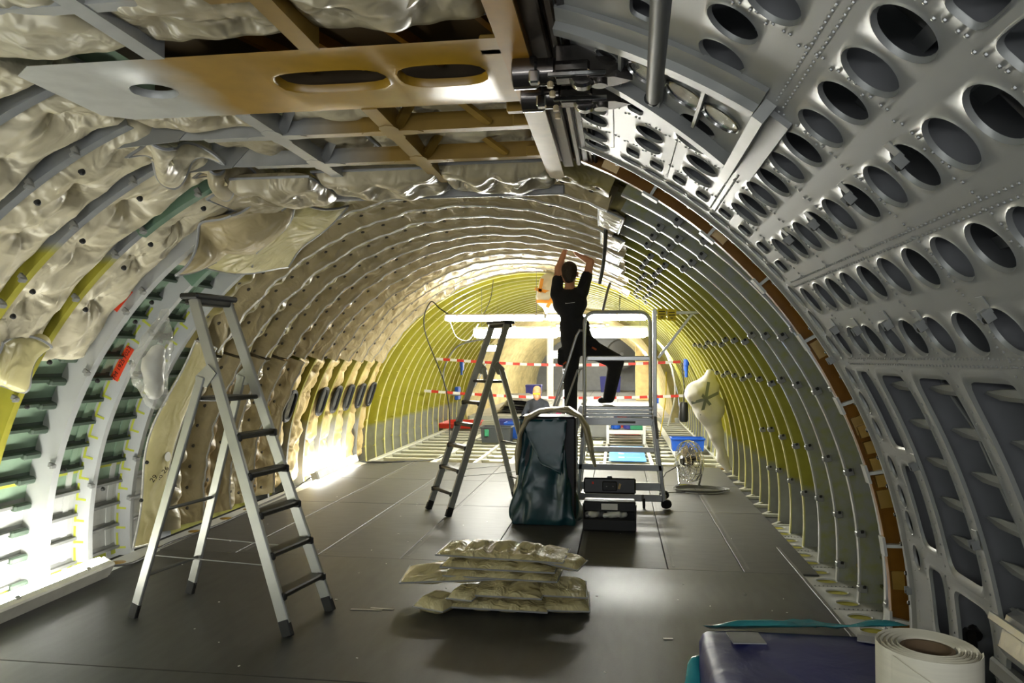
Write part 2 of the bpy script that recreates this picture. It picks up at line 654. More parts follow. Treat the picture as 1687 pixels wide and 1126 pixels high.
def surfnet(prims, h, k=0.04, pad=0.06):
    """one continuous skin around rounded cones (a, b, ra, rb), smooth-unioned"""
    A = np.array([p[0] for p in prims] + [p[1] for p in prims], float)
    rm = max(max(p[2], p[3]) for p in prims)
    lo = A.min(0) - rm - pad
    hi = A.max(0) + rm + pad
    n = np.ceil((hi - lo) / h).astype(int) + 1
    g = [lo[i] + h * np.arange(n[i]) for i in range(3)]
    X, Y, Z = np.meshgrid(*g, indexing='ij')
    Pt = np.stack([X, Y, Z], -1)
    D = np.full(X.shape, 10.0)
    for p in prims:
        a, b, ra, rb = np.array(p[0], float), np.array(p[1], float), p[2], p[3]
        kk = p[4] if len(p) > 4 else k
        ab = b - a
        q = Pt - a
        hh = np.clip((q @ ab) / max(ab @ ab, 1e-9), 0, 1)
        d = np.linalg.norm(q - hh[..., None] * ab, axis=-1) - (ra + (rb - ra) * hh)
        m_ = np.clip(0.5 + 0.5 * (D - d) / kk, 0, 1)
        D = D * (1 - m_) + d * m_ - kk * m_ * (1 - m_)
    S = D < 0
    acc = np.zeros(tuple(n - 1) + (3,))
    cnt = np.zeros(tuple(n - 1))
    c = [(i, j, l) for i in (0, 1) for j in (0, 1) for l in (0, 1)]
    def sl(o): return tuple(slice(o[i], n[i] - 1 + o[i]) for i in range(3))
    for a in c:
        for ax in range(3):
            if a[ax]:
                continue
            b = list(a)
            b[ax] = 1
            d0, d1 = D[sl(a)], D[sl(b)]
            cr = (d0 < 0) != (d1 < 0)
            t = np.where(cr, d0 / np.where(cr, d0 - d1, 1), 0)
            for e in range(3):
                acc[..., e] += np.where(cr, a[e] + (t if e == ax else 0), 0)
            cnt += cr
    act = cnt > 0
    idx = -np.ones(act.shape, int)
    idx[act] = np.arange(act.sum())
    ijk = np.argwhere(act)
    V = lo + h * (ijk + acc[act] / cnt[act][:, None])
    F = []
    for ax in range(3):
        o1, o2 = [(1, 2), (2, 0), (0, 1)][ax]
        s0 = [slice(1, n[i] - 1) for i in range(3)]
        s0[ax] = slice(0, n[ax] - 1)
        s1 = list(s0)
        s1[ax] = slice(1, n[ax])
        d0, d1 = S[tuple(s0)], S[tuple(s1)]
        for pos in np.argwhere(d0 != d1):
            p = pos.copy()
            for i in range(3):
                if i != ax:
                    p[i] += 1
            q = []
            for (e1, e2) in ((0, 0), (1, 0), (1, 1), (0, 1)):
                r_ = p.copy()
                r_[o1] -= e1
                r_[o2] -= e2
                q.append(idx[tuple(r_)])
            if min(q) >= 0:
                F.append(tuple(q) if d0[tuple(pos)] else tuple(q[::-1]))
    return V, F

# ================================================================== STRUCTURE
mat('grey_patch', '#a5a7a5', 0.4, 0.1, 0, 14, col2='#a0a270')
RS = 3.11
FR = lambda k: Y0F + PITCH * k


def skin_shell(mb, t0, t1, y0, y1, r, th=0.02, nt=60, ny=2):
    ts = np.linspace(t0, t1, nt)
    for rr in (r, r + th):
        mb.grid(np.stack([ncyl(ts, y, rr) for y in np.linspace(y0, y1, ny)], 0))
    mb.arc([(r, y0), (r + th, y0), (r + th, y0 + .001), (r, y0 + .001)], t0, t1, nt)
    return mb


RL = 3.055
wall_left = tag(skin_shell(MB(), 100, 197, -2.5, 7.0, RL).build('wall_left', 'skin_left'), 'left fuselage skin, pale green above and white below, bare between the frames', kind='structure')
skin_shell(MB(), 62, 100, 4.7, 21.2, RS).build('crown_skin', 'yellow_skin', wall_left)
skin_shell(MB(), 62, 110, -2.5, 4.7, RS + .12).build('crown_skin', 'green_dark', wall_left)
skin_shell(MB(), 100, 197, 7.0, 21.2, RS).build('side_skin', 'yellow_skin', wall_left)
wall_right = tag(skin_shell(MB(), -16, 62, 4.66, 21.2, RS).build('wall_right', 'skin_right'), 'right fuselage skin behind the yellow-green frames', kind='structure')


def frame_prof(y, ri, rs, fl=0.045, th=0.004, bead=0.010):
    return [(rs, y - th), (ri + .007, y - th), (ri + .007, y - bead), (ri, y - bead), (ri, y + fl), (ri + .007, y + fl), (ri + .007, y + th), (rs, y + th)]


def add_frame(parent, k, t0, t1, m, ri=2.91, rs=None, name='frame', fl=0.045, cap=None):
    o = MB().arc(frame_prof(FR(k), ri, rs or RS, fl), t0, t1).build(name, m, parent)
    if cap:
        MB().arc([(ri - .003, FR(k) - .011), (ri - .003, FR(k) + fl), (ri + .001, FR(k) + fl), (ri + .009, FR(k) - .010), (ri + .009, FR(k) - .011)], t0, t1).build('flange_gleam', cap, o)  # thin cap strip, its pale colour stands in for backlight on the flange
    return o


for k in range(-6, 1):
    add_frame(wall_left, k, 112, 190, 'frame_upper', 2.90, RL)
fa = add_frame(wall_left, 1, 112, 190, 'frame_white', 2.86, RL, fl=0.06)
fb = add_frame(wall_left, 2, 112, 190, 'frame_white', 2.90, RL)
fc = add_frame(wall_left, 3, 112, 190, 'frame_white', 2.90, RL)
for k in (2, 3):
    mb = MB()
    y = FR(k) - .006
    for i in range(13):
        t = 141 + i * 3.35
        mb.arc([(3.035, y), (3.015, y), (3.015, y + .003), (3.035, y + .003)], t, t + 2.7, 5)
        mb.arc([(3.015, y), (2.945, y), (2.945, y + .003), (3.015, y + .003)], t + 2.3, t + 2.65, 2)
    mb.build('paint_mark', 'yellow_mark', fb if k == 2 else fc)
for k in range(8, 15):
    add_frame(wall_left, k, 146, 190, 'frame_olive', 2.905, fl=.03)
for k in range(15, 32):
    add_frame(wall_left, k, 62, 190, 'frame_foot', 2.93, cap='flange_gleam_pale')
for k in range(15, 31):      # doubler strips between the lower ends of the frames
    MB().arc([(3.09, FR(k) + .1), (3.07, FR(k) + .1), (3.07, FR(k) + .16), (3.09, FR(k) + .16)], 175, 188, 6).build('strap', 'beam_white', wall_left)
# stringers of the bare bays on the left
for i in range(16):
    t = 131.5 + 3.7 * i
    dt = math.degrees(0.012 / RL)
    mb = MB()
    V = []
    for y in (4.0, 6.75):
        for (tt, r) in ((t - dt * 2.6, RL), (t - dt * .3, RL - .006), (t - dt * .3, RL - .05), (t + dt * 1.6, RL - .052), (t + dt * 1.6, RL - .044), (t + dt * .3, RL - .042), (t + dt * .3, RL - .001)):
            V.append(cyl(tt, y, r))
    n = 7
    mb.add(V, [(j, (j + 1) % n, n + (j + 1) % n, n + j) for j in range(n)] + [tuple(range(n)), tuple(range(n, 2 * n))[::-1]])
    mb.build('stringer', 'green_dark' if t < 172 else 'grey_paint', wall_left, auto=20)
    if t > 145:
        a = MB()
        p0, p1 = Vector(cyl(t + .3, FR(1) - .17, RL - .05)), Vector(cyl(t + .3, FR(1) - .012, RL - .055))
        a.bar(p0, p1, .05, .05, up=(math.cos(math.radians(t)), 0, math.sin(math.radians(t))), bev=.012)
        a.build('stringer_clip', 'green_dark', wall_left)
    if i % 1 == 0 and t > 133:
        for k in (1, 2):
            MB().arc([(RL - .002, FR(k) + .40), (RL - .012, FR(k) + .40), (RL - .012, FR(k) + .46), (RL - .002, FR(k) + .46)], t + .4, t + 3.2, 4).build('shear_tie', 'green_primer' if t < 168 else 'white_paint', wall_left)
for (t, y0, y1) in ((168.5, 4.0, 6.2), (183.5, 4.6, 6.8)):
    MB().arc([(RL - .002, y0), (RL - .008, y0), (RL - .008, y1), (RL - .002, y1)], t, t + 1.1, 3).build('splice_strip', 'yellow_mark', wall_left)
# clips with black feet on the left frames
clip_proto = MB().box((0, 0, 0), (.05, .02, .035), bev=.004).box((.03, -.02, 0), (.02, .05, .03), bev=.004).build('frame_clip', 'grey_paint', wall_left)
foot_proto = MB().lathe([(.016, 0), (.018, .006), (.014, .02), (.006, .026)], n=10).build('clip_foot', 'dark_rubber', clip_proto)
foot_proto.location = (.045, -.03, 0)
foot_proto.rotation_euler = (0, math.pi / 2, 0)
first = True
for (k, t) in ((-2, 118), (-1, 119), (-1, 128), (-1, 137), (-1, 141), (0, 117), (0, 126), (0, 131), (0, 139), (0, 148), (0, 155), (1, 140), (1, 151), (1, 166), (2, 144), (2, 171), (2, 150), (3, 168), (3, 175), (1, 136), (-2, 124)):
    o = clip_proto if first else copy_tree(clip_proto, wall_left)
    first = False
    o.location = cyl(t, FR(k) - .03, 2.90 if k != 1 else 2.87)
    o.rotation_euler = (0, -math.radians(t) + math.pi, 0)
# orange stickers with handwriting
for (k, t, ri, ln, txt) in ((1, 139.3, 2.93, 1.9, 'B HOBLZN'), (2, 151.0, 2.955, 2.9, 'FM 1925 F023')):
    y = FR(k) - .007
    st = MB().arc([(ri + .075, y), (ri - .0, y), (ri - .0, y + .004), (ri + .075, y + .004)], t - ln, t + ln, 8).build('paper_sticker', 'sticker')
    tag(st, 'orange-red paper sticker with handwriting on the wide white frame' if k == 1 else 'orange-red paper sticker reading FM 1925 F023 on a white frame', 'sticker', 'stickers on the frames')
    a = math.radians(t)
    c = Vector(cyl(t, y - .001, ri + .038))
    tx = Vector((math.sin(a), 0, -math.cos(a)))
    nrm = Vector((0, -1, 0))
    ty = nrm.cross(tx)
    mw = Matrix.Translation(c) @ Matrix((tx, ty, nrm)).transposed().to_4x4()
    text_mesh('handwriting', txt, 0.052 if k == 2 else .035, mw, 'ink', st, shear=.2)

# ---------------------------------------------------------------- right wall frames
for k in range(1, 32):
    add_frame(wall_right, k, -12, 62.5, 'grey_patch' if k < 5 else 'frame_foot', 2.93, fl=0.03, cap='flange_gleam_grey' if k < 5 else 'flange_gleam_pale')
for i in range(18):
    t = -6 + 3.75 * i
    mb = MB()
    dt = .35
    V = []
    for y in (4.75, 21.1):
        for (tt, r) in ((t, RS), (t, RS - .05), (t + dt, RS - .05), (t + dt, RS)):
            V.append(cyl(tt, y, r))
    mb.add(V, [(0, 1, 5, 4), (1, 2, 6, 5), (2, 3, 7, 6), (3, 0, 4, 7), (0, 3, 2, 1), (4, 5, 6, 7)])
    mb.build('stringer', 'skin_right', wall_right, auto=20)
bk = MB().box((0, 0, 0), (.035, .05, .03), bev=.004).box((0, -.02, .022), (.05, .012, .05), bev=.003).box((-.022, -.01, 0), (.012, .04, .022)).build('frame_bracket', 'grey_paint', wall_right)
bf = MB().box((-.02, -.034, .022), (.022, .012, .022), bev=.003).build('bracket_bolt', 'dark_rubber', bk)
first = True
for (t, ks) in ((34.5, range(1, 14)), (25.8, range(1, 15)), (57, range(2, 15)), (54, range(1, 15)), (50, range(1, 5)), (14, range(1, 9)), (5.5, range(2, 9)), (-2, range(1, 4))):
    for k in ks:
        o = bk if first else copy_tree(bk, wall_right)
        first = False
        o.location = cyl(t + .6 * math.sin(k * 2.1), FR(k) - .03, 2.925)
        o.rotation_euler = (0, math.radians(90 - t), 0)
lug_proto = MB().box((0, 0, 0), (.03, .05, .012), bev=.003).box((-.012, 0, .014), (.006, .05, .03)).build('frame_lug', 'yellow_pale', wall_left)
for k in range(15, 30):
    for t in (118, 133, 146, 156, 166, 174, 182):
        inst(lug_proto, 'frame_lug', cyl(t + .8 * math.sin(k * 1.7 + t), FR(k) - .03, 2.925), (0, math.radians(90 - t), 0), wall_left)

# ---------------------------------------------------------------- generic perforated sheet


def perf(mb, f, strips, utop, ubot, du, rim=(.012, .005), depth=.009, per=8, mg=None):
    """sheet f(u,v,h); strips = [(v0,v1,[(uc,vc,a,b,power)])]; every hole gets a rolled lip"""
    for (v0, v1, holes) in strips:
        hs = sorted(holes, key=lambda q: -q[0])
        cells = []
        for (uc, vc, a, b, p) in hs:
            m_ = (mg if mg is not None else a * .22)
            cells.append([uc - a - m_, uc + a + m_, (uc, vc, a, b, p)])
        for i in range(len(cells) - 1):
            if cells[i][0] < cells[i + 1][1]:
                mid = (cells[i][0] + cells[i + 1][1]) / 2
                cells[i][0] = cells[i + 1][1] = mid
        u = utop
        segs = []
        for c in cells:
            segs.append((u, c[1]))
            u = c[0]
        segs.append((u, ubot))
        for (a_, b_) in segs:
            if a_ - b_ > 1e-6:
                n = max(1, int(math.ceil((a_ - b_) / du)))
                us = np.linspace(a_, b_, n + 1)
                P = np.array([[f(x, v0, 0), f(x, v1, 0)] for x in us])
                mb.grid(P)
        for (ub, ut, (uc, vc, a, b, p)) in cells:
            pr = per * 2 if a > 3 else per
            out = []
            for (s0, s1) in (((ub, v0), (ut, v0)), ((ut, v0), (ut, v1)), ((ut, v1), (ub, v1)), ((ub, v1), (ub, v0))):
                for j in range(pr):
                    q = j / pr
                    out.append((s0[0] + (s1[0] - s0[0]) * q, s0[1] + (s1[1] - s0[1]) * q))
            dirs = []
            for (x, y) in out:
                cx, cy = (x - uc) / a, (y - vc) / b
                L = (abs(cx) ** p + abs(cy) ** p) ** (1 / p)
                dirs.append((cx / L, cy / L))
            rings = [[f(x, y, 0) for (x, y) in out]]
            for (sc, h) in ((1 + rim[0] / b, 0), (1 + rim[1] / b, -.004), (1.0, .004), (.975, depth)):
                rings.append([f(uc + a * dx * sc, vc + b * dy * sc, h) for (dx, dy) in dirs])
            P = np.array(rings)
            mb.grid(P, False, True)
    return mb


# ---------------------------------------------------------------- cargo door (right, near)
door = tag(empty('door_1', (1.2, 2.8, 0)), 'grey perforated inner side of the big curved cargo door', kind='structure')
door_off = Vector((1.2, 2.8, 0))


def into(o, off):
    """bake a world-space mesh under an empty at off (keeps its place)"""
    o.location = -off
    return o


fdoor = lambda t, y, h: cyl(t, y, R + h)
C1, RT, TH = (1.5, .08, 2), (.68, .058, 4), (1.25, .034, 2)
col_y = [1.25, 1.45, 1.70, 1.885, 2.13, 2.325, 2.58, 2.785, 3.05, 3.24, 3.49, 3.68, 3.945, 4.13]
bnd = [1.13, 1.345, 1.565, 1.7925, 2.0, 2.2275, 2.45, 2.6825, 2.92, 3.145, 3.37, 3.585, 3.80, 4.045, 4.26]
strips = []
for i, yc in enumerate(col_y):
    hs = []
    def add(t, kind=C1, y=None):
        hs.append((t, y if y is not None else (bnd[i] + bnd[i + 1]) / 2 if kind is C1 else yc, kind[0], min(kind[1], (bnd[i + 1] - bnd[i]) / 2 - .014) if kind is C1 else kind[1], kind[2]))
    if i in (1,):
        for t in (60, 57.2, 54.5, 51.8, 49, 46.3, 43.9, 41.4):
            add(t, (.85, .07, 4))
    elif i < 12:
        for t in (47.45, 42.5):
            add(t)
        if i != 0:
            add(37.0)
            add(32.0)
        if i in (2, 3, 10, 11):
            add(53.1)
        if i in (4, 5, 8, 9):
            add(54.6)
        if i in (10, 11):
            add(58.5, (1.3, .078, 2))
        if i in (10, 11):
            add(64.3, (1.35, .08, 2))
        if i in (4, 5):
            add(64.3, (1.35, .08, 2))
            add(60.2, RT)
        if i in (9,):
            add(60.1, RT)
            add(64.3, (1.35, .08, 2))
    elif i == 12:
        for t in (60, 57.3, 54.6, 51.8, 48.95, 46.4, 43.95, 41.4):
            add(t, RT)
        add(64.3, (1.35, .08, 2))
        add(37.0, (1.5, .07, 2))
        add(32.0, (1.5, .07, 2))
    else:
        for t in (60, 57.4, 54.6, 51.9, 49, 46.3, 43.8, 41.4, 37.9, 34.7, 31.6):
            add(t, TH)
        add(64.2, (1.3, .075, 2))
    strips.append((bnd[i], bnd[i + 1], hs))
mb = MB()
perf(mb, fdoor, strips, 66.6, 29.4, 1.2)
# lower windows of the door
low = []
low.append((4.055, 4.26, [(t, 4.15, 1.1, .034, 2) for t in (28, 25.2, 22.3, 18.2, 15.2, 12.5, 9)]))
low.append((3.80, 4.055, [(24.7, 3.93, 4.0, .085, 6), (14.9, 3.93, 4.0, .085, 5), (5.6, 3.93, 3.2, .08, 5)]))
low.append((3.37, 3.80, [(19.2, 3.575, 9.4, .168, 9), (4.0, 3.575, 4.2, .165, 8)]))
low.append((2.92, 3.37, [(17.8, 3.135, 10.8, .175, 10), (1.2, 3.135, 4.6, .17, 8)]))
low.append((2.45, 2.92, [(16.6, 2.675, 12.0, .185, 10), (-1.4, 2.675, 4.6, .18, 8)]))
low.append((2.0, 2.45, [(15.6, 2.215, 13.0, .175, 10), (-3.4, 2.215, 4.2, .17, 8)]))
low.append((1.565, 2.0, [(15.0, 1.775, 13.6, .165, 10), (-3.9, 1.775, 3.8, .16, 8)]))
low.append((1.13, 1.565, [(15.0, 1.345, 13.6, .165, 10)]))
perf(mb, fdoor, low, 29.4, -9, 1.2, mg=.45)
into(mb.build('inner_skin', 'door_grey', door, auto=60), door_off)
# rolled edge of the door towards its frame
mb = MB()
ts = np.linspace(66.6, -9, 60)
prof = [(R, 4.26), (R - .012, 4.29), (R - .012, 4.31), (R + .01, 4.33), (R + .02, 4.36), (R + .012, 4.40), (R + .03, 4.43), (R + .10, 4.44), (R + .10, 4.42), (R + .04, 4.26)]
mb.arc(prof, 66.6, -9, 60)
into(mb.build('edge_rim', 'door_rib', door, auto=50), door_off)
mb = MB()
for i in range(24):
    c = cyl(65 - i * 3.1, 4.385, R + .012)
    a = math.radians(65 - i * 3.1)
    rot = Matrix(((math.sin(a), 0, -math.cos(a)), (0, 1, 0), (math.cos(a), 0, math.sin(a)))).transposed()
    mb.lathe([(.012, 0), (.012, -.008), (.008, -.012)], c, 8, rot)
o = into(mb.build('edge_bolt_row', 'black_steel', door), door_off)
o['kind'] = 'stuff'
# outer skin, ribs, stringers seen through the holes
mb = MB()
skin_shell(mb, -10, 67, 1.0, 4.45, R + .22)
into(mb.build('outer_skin', 'door_dark', door), door_off)
for yb in (1.13, 1.565, 2.0, 2.45, 2.92, 3.37, 3.80, 4.075):
    mb = MB().arc([(R + .006, yb - .004), (R + .21, yb - .004), (R + .21, yb + .004), (R + .014, yb + .004), (R + .014, yb + .04), (R + .006, yb + .04)], 66, -9, 40)
    into(mb.build('rib', 'rib_dark', door), door_off)
for i in range(21):
    t = 64 - 3.55 * i
    mb = MB()
    V = []
    for y in (1.05, 4.4):
        for (tt, r) in ((t, R + .218), (t, R + .165), (t + .8, R + .165), (t + .8, R + .172), (t + .2, R + .172), (t + .2, R + .218)):
            V.append(cyl(tt, y, r))
    n = 6
    mb.add(V, [(j, (j + 1) % n, n + (j + 1) % n, n + j) for j in range(n)] + [tuple(range(n)), tuple(range(n, 2 * n))[::-1]])
    into(mb.build('stringer', 'stringer_grey', door, auto=20), door_off)
# tapered stringer shoes in the lower windows
mb = MB()
mb.prism([(-.30, -.004), (-.20, -.03), (0, -.03), (0, .03), (-.20, .018)], 2, -.004, .004)
mb.add([(-.29, -.004, 0), (-.19, -.028, 0), (0, -.028, 0), (-.29, -.004, .02), (-.19, -.028, .035), (0, -.028, .035)], [(0, 1, 4, 3), (1, 2, 5, 4)])
shoe = mb.build('stringer_shoe', 'door_rib', door, auto=20)
first = True
for yb, ts_ in ((3.37, (27.2, 23.6, 20, 16.4, 12.9)), (2.92, (27.2, 23.6, 20, 16.4, 12.9, 9.3)), (2.45, (27.2, 23.6, 20, 16.4, 12.9, 9.3, 5.8)), (2.0, (27.2, 23.6, 20, 16.4, 12.9, 9.3, 5.8)), (3.80, (25.4, 22, 16.4, 12.9))):
    for t in ts_:
        o = shoe if first else inst(shoe, 'stringer_shoe', (0, 0, 0), (0, 0, 0), door)
        first = False
        a = math.radians(t)
        # local x -> +y (towards rib from the near side reversed), local y -> tangent, local z -> inward
        X = Vector((0, -1, 0))
        Zv = Vector((-math.cos(a), 0, -math.sin(a)))
        Yv = Zv.cross(X)
        mw = Matrix.Translation(Vector(cyl(t, yb + .02, R + .05)) - door_off) @ Matrix((X, Yv, Zv)).transposed().to_4x4()
        mw = mw @ Matrix.Diagonal((1.25 if yb < 3.5 else .5, .62, .8, 1))
        o.matrix_basis = mw
# rivets
mb = MB()
dome = [(math.cos(2 * math.pi * j / 6), math.sin(2 * math.pi * j / 6)) for j in range(6)]


def rivet(t, y, rr=.0062):
    a = math.radians(t)
    c = np.array(cyl(t, y, R))
    tx = np.array([-math.sin(a), 0, math.cos(a)])
    ty = np.array([0, 1, 0])
    nn = np.array([-math.cos(a), 0, -math.sin(a)])
    V = [c + tx * dx * rr + ty * dy * rr + nn * .0003 for dx, dy in dome]
    V += [c + (tx * dx + ty * dy) * rr * .62 + nn * rr * .62 for dx, dy in dome] + [c + nn * rr * .8]
    F = [(j, (j + 1) % 6, 6 + (j + 1) % 6, 6 + j) for j in range(6)] + [(6 + j, 6 + (j + 1) % 6, 12) for j in range(6)]
    mb.add(V, F)


for yb in (1.565, 2.0, 2.45, 2.92, 3.37, 3.80):
    t = 66
    j = 0
    while t > -6:
        if not (t > 51 and 2.4 < yb < 3.2):
            rivet(t, yb + (.012 if j % 2 else -.006))
            rivet(t - .35, yb - .012 + (.006 if j % 2 else 0)) if t > 29 else None
        t -= 1.0
        j += 1
for tb in (50.2, 39.2, 29.9):
    y = 1.15
    while y < 4.04:
        if not (tb > 50 and 2.4 < y < 3.2):
            rivet(tb + .28, y, .0056)
            rivet(tb - .28, y + .014, .0056)
        y += .03
for tb in (55.9, 62.2):
    y = 3.2
    while y < 4.04:
        rivet(tb, y, .004)
        y += .025
for yb in (4.215, 4.055):
    for i in range(70):
        rivet(65.5 - i * 1.02, yb, .004)
o = into(mb.build('rivet_lines', 'rivet', door), door_off)
o['kind'] = 'stuff'
# clips with rollers on the door
for (t, y) in ((43.6, 2.13), (43.5, 2.58), (43.4, 3.05), (43.5, 3.46), (33.6, 2.36), (33.4, 2.86), (33.8, 3.16), (33.6, 3.56), (33.9, 3.88), (19.8, 3.78), (14.5, 3.36), (12.6, 2.9), (30.5, 4.3), (5.2, 4.3)):
    a = math.radians(t)
    X, Yv, Zv = Vector((-math.sin(a), 0, math.cos(a))), Vector((0, 1, 0)), Vector((-math.cos(a), 0, -math.sin(a)))
    mw = Matrix.Translation(Vector(cyl(t, y, R)) - door_off) @ Matrix((X, Yv, Zv)).transposed().to_4x4()
    mb = MB().box((.02, 0, .004), (.09, .07, .006), bev=.002).box((-.03, .02, .03), (.06, .006, .05), bev=.002).box((-.03, -.03, .03), (.06, .006, .05), bev=.002)
    c = mb.build('door_clip', 'door_rib', door)
    c.matrix_basis = mw @ Matrix.Scale(.62, 4)
    MB().lathe([(.017, -.022), (.019, -.016), (.019, .008), (.017, .014)], (-.048, 0, .032), 12, Matrix.Rotation(math.pi / 2, 3, 'X')).build('clip_roller', 'dark_rubber', c)
# arm channel near the hinge: two raised rails, an end bar and four ringed covers


def slant_rail(t0, y0, t1, y1, wy, hr, m, name, lip=0):
    mb = MB()
    n = 14
    rows = []
    for i in range(n):
        q = i / (n - 1)
        t = t0 + (t1 - t0) * q
        y = y0 + (y1 - y0) * q
        rows.append([cyl(t, y, R + .002), cyl(t, y, R - hr), cyl(t, y + wy * .35, R - hr), cyl(t, y + wy * .4, R - hr * .45), cyl(t, y + wy, R - hr * .35), cyl(t, y + wy, R + .002)])
    mb.grid(np.array(rows), False, True)
    k = 6
    b0 = mb.n - n * k
    mb.f.append(tuple(b0 + j for j in range(k)))
    mb.f.append(tuple(b0 + (n - 1) * k + j for j in range(k))[::-1])
    return into(mb.build(name, m, door, auto=25), door_off)


slant_rail(66.3, 2.70, 51.2, 2.50, -.16, .05, 'door_rib', 'channel_rail')
slant_rail(66.3, 2.92, 51.2, 3.10, .17, .05, 'door_rib', 'channel_rail')
mb = MB().arc([(R - .07, 2.42), (R + .01, 2.42), (R + .01, 3.22), (R - .07, 3.22)], 50.3, 51.1, 2)
into(mb.build('channel_end_bar', 'rail_alu', door), door_off)
mb = MB().arc([(R - .02, 2.46), (R + .002, 2.46), (R + .002, 3.18), (R - .02, 3.18)], 48.9, 50.3, 3)
into(mb.build('channel_foot', 'door_rib', door), door_off)
for (t, rr) in ((62.6, .05), (59.4, .085), (56.2, .09), (53.2, .085)):
    a = math.radians(t)
    rot = Matrix(((-math.sin(a), 0, math.cos(a)), (0, 1, 0), (-math.cos(a), 0, -math.sin(a)))).transposed()
    c = Vector(cyl(t, 2.80, R)) - door_off
    MB().lathe([(rr, 0), (rr, .01), (rr - .006, .012), (rr - .008, .002)], c, 24, rot).build('cover_ring', 'chrome' if rr > .06 else 'door_rib', door)
    MB().lathe([(rr - .008, .001), (rr * .5, .004), (.001, .005)], c, 24, rot).build('cover_disc', 'clear_film' if rr > .06 else 'dark_rubber', door)
for t in (61.2, 57.8, 54.7):
    mb = MB().arc([(R - .03, 2.60), (R + .004, 2.60), (R + .004, 3.0), (R - .03, 3.0)], t, t + .25, 2)
    into(mb.build('channel_web', 'door_rib', door), door_off)
# fittings in the lower door bays
mb = MB()
rot = Matrix.Rotation(math.radians(14), 3, 'Y')
mb.box((1.60, 3.14, .61), (.16, .33, .20), rot, bev=.035)
sb = into(mb.build('silver_cover', 'silver_bag', door), door_off)
MB().box((1.49, 3.14, .68), (.012, .32, .035), rot, bev=.004).build('cover_strap', 'aluminium', sb)
mb = MB().bar((1.56, 3.42, .44), (1.62, 2.72, .37), .05, .07, bev=.01)
into(mb.build('basket_rail', 'door_rib', door), door_off)
mb = MB()
for i in range(15):
    y = 3.40 - i * .045
    mb.tube([(1.55 + i * .003, y, .42 - i * .003), (1.64, y - .01, .08)], .0035, 5)
for z in (.32, .2, .1):
    mb.tube([(1.575, 3.42, z), (1.62, 2.74, z - .03)], .0045, 5)
o = into(mb.build('wire_basket', 'chrome', door), door_off)
o['kind'] = 'stuff'
for (y, z, L) in ((2.62, .62, .3), (3.83, .45, .14), (2.2, .5, .3)):
    mb = MB()
    mb.lathe([(.03, -L / 2), (.045, -L / 2 + .02), (.045, L / 2 - .06), (.03, L / 2 - .04), (.03, L / 2)], (1.64, y, z), 12, Matrix.Rotation(math.pi / 2 + .3, 3, 'X'))
    mb.box((1.62, y - .05, z - .04), (.05, .06, .1), bev=.01)
    mb.box((1.63, y + .07, z + .02), (.06, .04, .09), bev=.01)
    into(mb.build('latch_actuator', 'black_steel', door), door_off)
mb = MB()
for i in range(3):
    mb.tube([(1.6, 2.52 + i * .02, .62), (1.58, 2.5 + i * .025, .45), (1.6, 2.52 + i * .03, .28)], .006, 6)
into(mb.build('wire_pigtail', 'white_tape', door), door_off)
mb = MB().tube([cyl(28.8, 3.20, R + .1), cyl(27, 3.33, R + .1), cyl(23, 3.30, R + .12), cyl(14, 3.22, R + .12), cyl(9.0, 3.16, R + .1), cyl(7.4, 3.0, R + .08), cyl(5.5, 2.5, R + .05)], .007, 6)
into(mb.build('fluid_line', 'grey_paint', door), door_off)

# ---------------------------------------------------------------- hinge and brown surround of the door
hinge = tag(empty('trim_1', (-.33, 3.5, 2.9)), 'dark brown steel hinge line of the cargo door along the ceiling', kind='structure')
h_off = Vector((-.33, 3.5, 2.9))
for i, (x, z, wd, ht, m) in enumerate(((-.30, 2.95, .07, .05, 'brown_steel'), (-.235, 2.965, .035, .07, 'brown_steel'), (-.19, 2.95, .04, .045, 'black_steel'), (-.155, 2.955, .02, .06, 'brown_steel'), (-.13, 2.94, .02, .03, 'dark_rubber'), (-.37, 2.975, .10, .03, 'orange_brown'))):
    into(MB().box((x, 1.9, z), (wd, 5.6, ht), bev=.008).build('hinge_strip', m, hinge), h_off)
into(MB().box((-.24, 1.9, 3.04), (.40, 5.6, .08)).build('hinge_backing', 'brown_steel', hinge), h_off)
for (y) in (2.86, 3.13):
    g = empty('hinge_arm', Vector((-.15, y, 2.825)) - h_off, 0, hinge)
    mb = MB()
    rotY = Matrix.Rotation(math.pi / 2, 3, 'Y')
    mb.lathe([(.05, -.2), (.062, -.195), (.062, -.11), (.052, -.10), (.052, -.04)], (-.05, 0, 0), 16, rotY)
    mb.box((-.02, 0, -.005), (.17, .11, .07), bev=.025)
    mb.prism([(.05, -.055), (.14, -.05), (.21, .0), (.14, .05), (.05, .055)], 2, -.05, .03)
    mb.lathe([(.03, -.065), (.03, -.04)], (.085, 0, 0), 14)
    mb.box((.06, 0, .05), (.3, .04, .1), bev=.01)
    mb.lathe([(.045, -.03), (.055, -.02), (.055, .02), (.045, .03)], (.02, 0, -.02), 16, Matrix.Rotation(math.pi / 2, 3, 'X'))
    mb.build('arm_body', 'arm_steel', g)
    MB().box((.0, -.064, -.035), (.22, .010, .018), bev=.003).box((-.16, -.055, -.04), (.04, .04, .05), bev=.006).build('arm_plate', 'chrome', g)
    MB().lathe([(.012, -.02), (.012, .0), (.008, .004)], (-.10, -.05, -.06), 8).lathe([(.012, -.02), (.012, .0), (.008, .004)], (-.10, .05, -.06), 8).build('arm_bolt', 'brass' if 'brass' in M else 'beige_metal', g)
into(MB().tube([(-.0, 2.95, 2.86), (.03, 3.0, 2.80), (.02, 3.12, 2.78), (-.01, 3.22, 2.84)], .005, 6).build('arm_cable', 'cable_black', hinge), h_off)

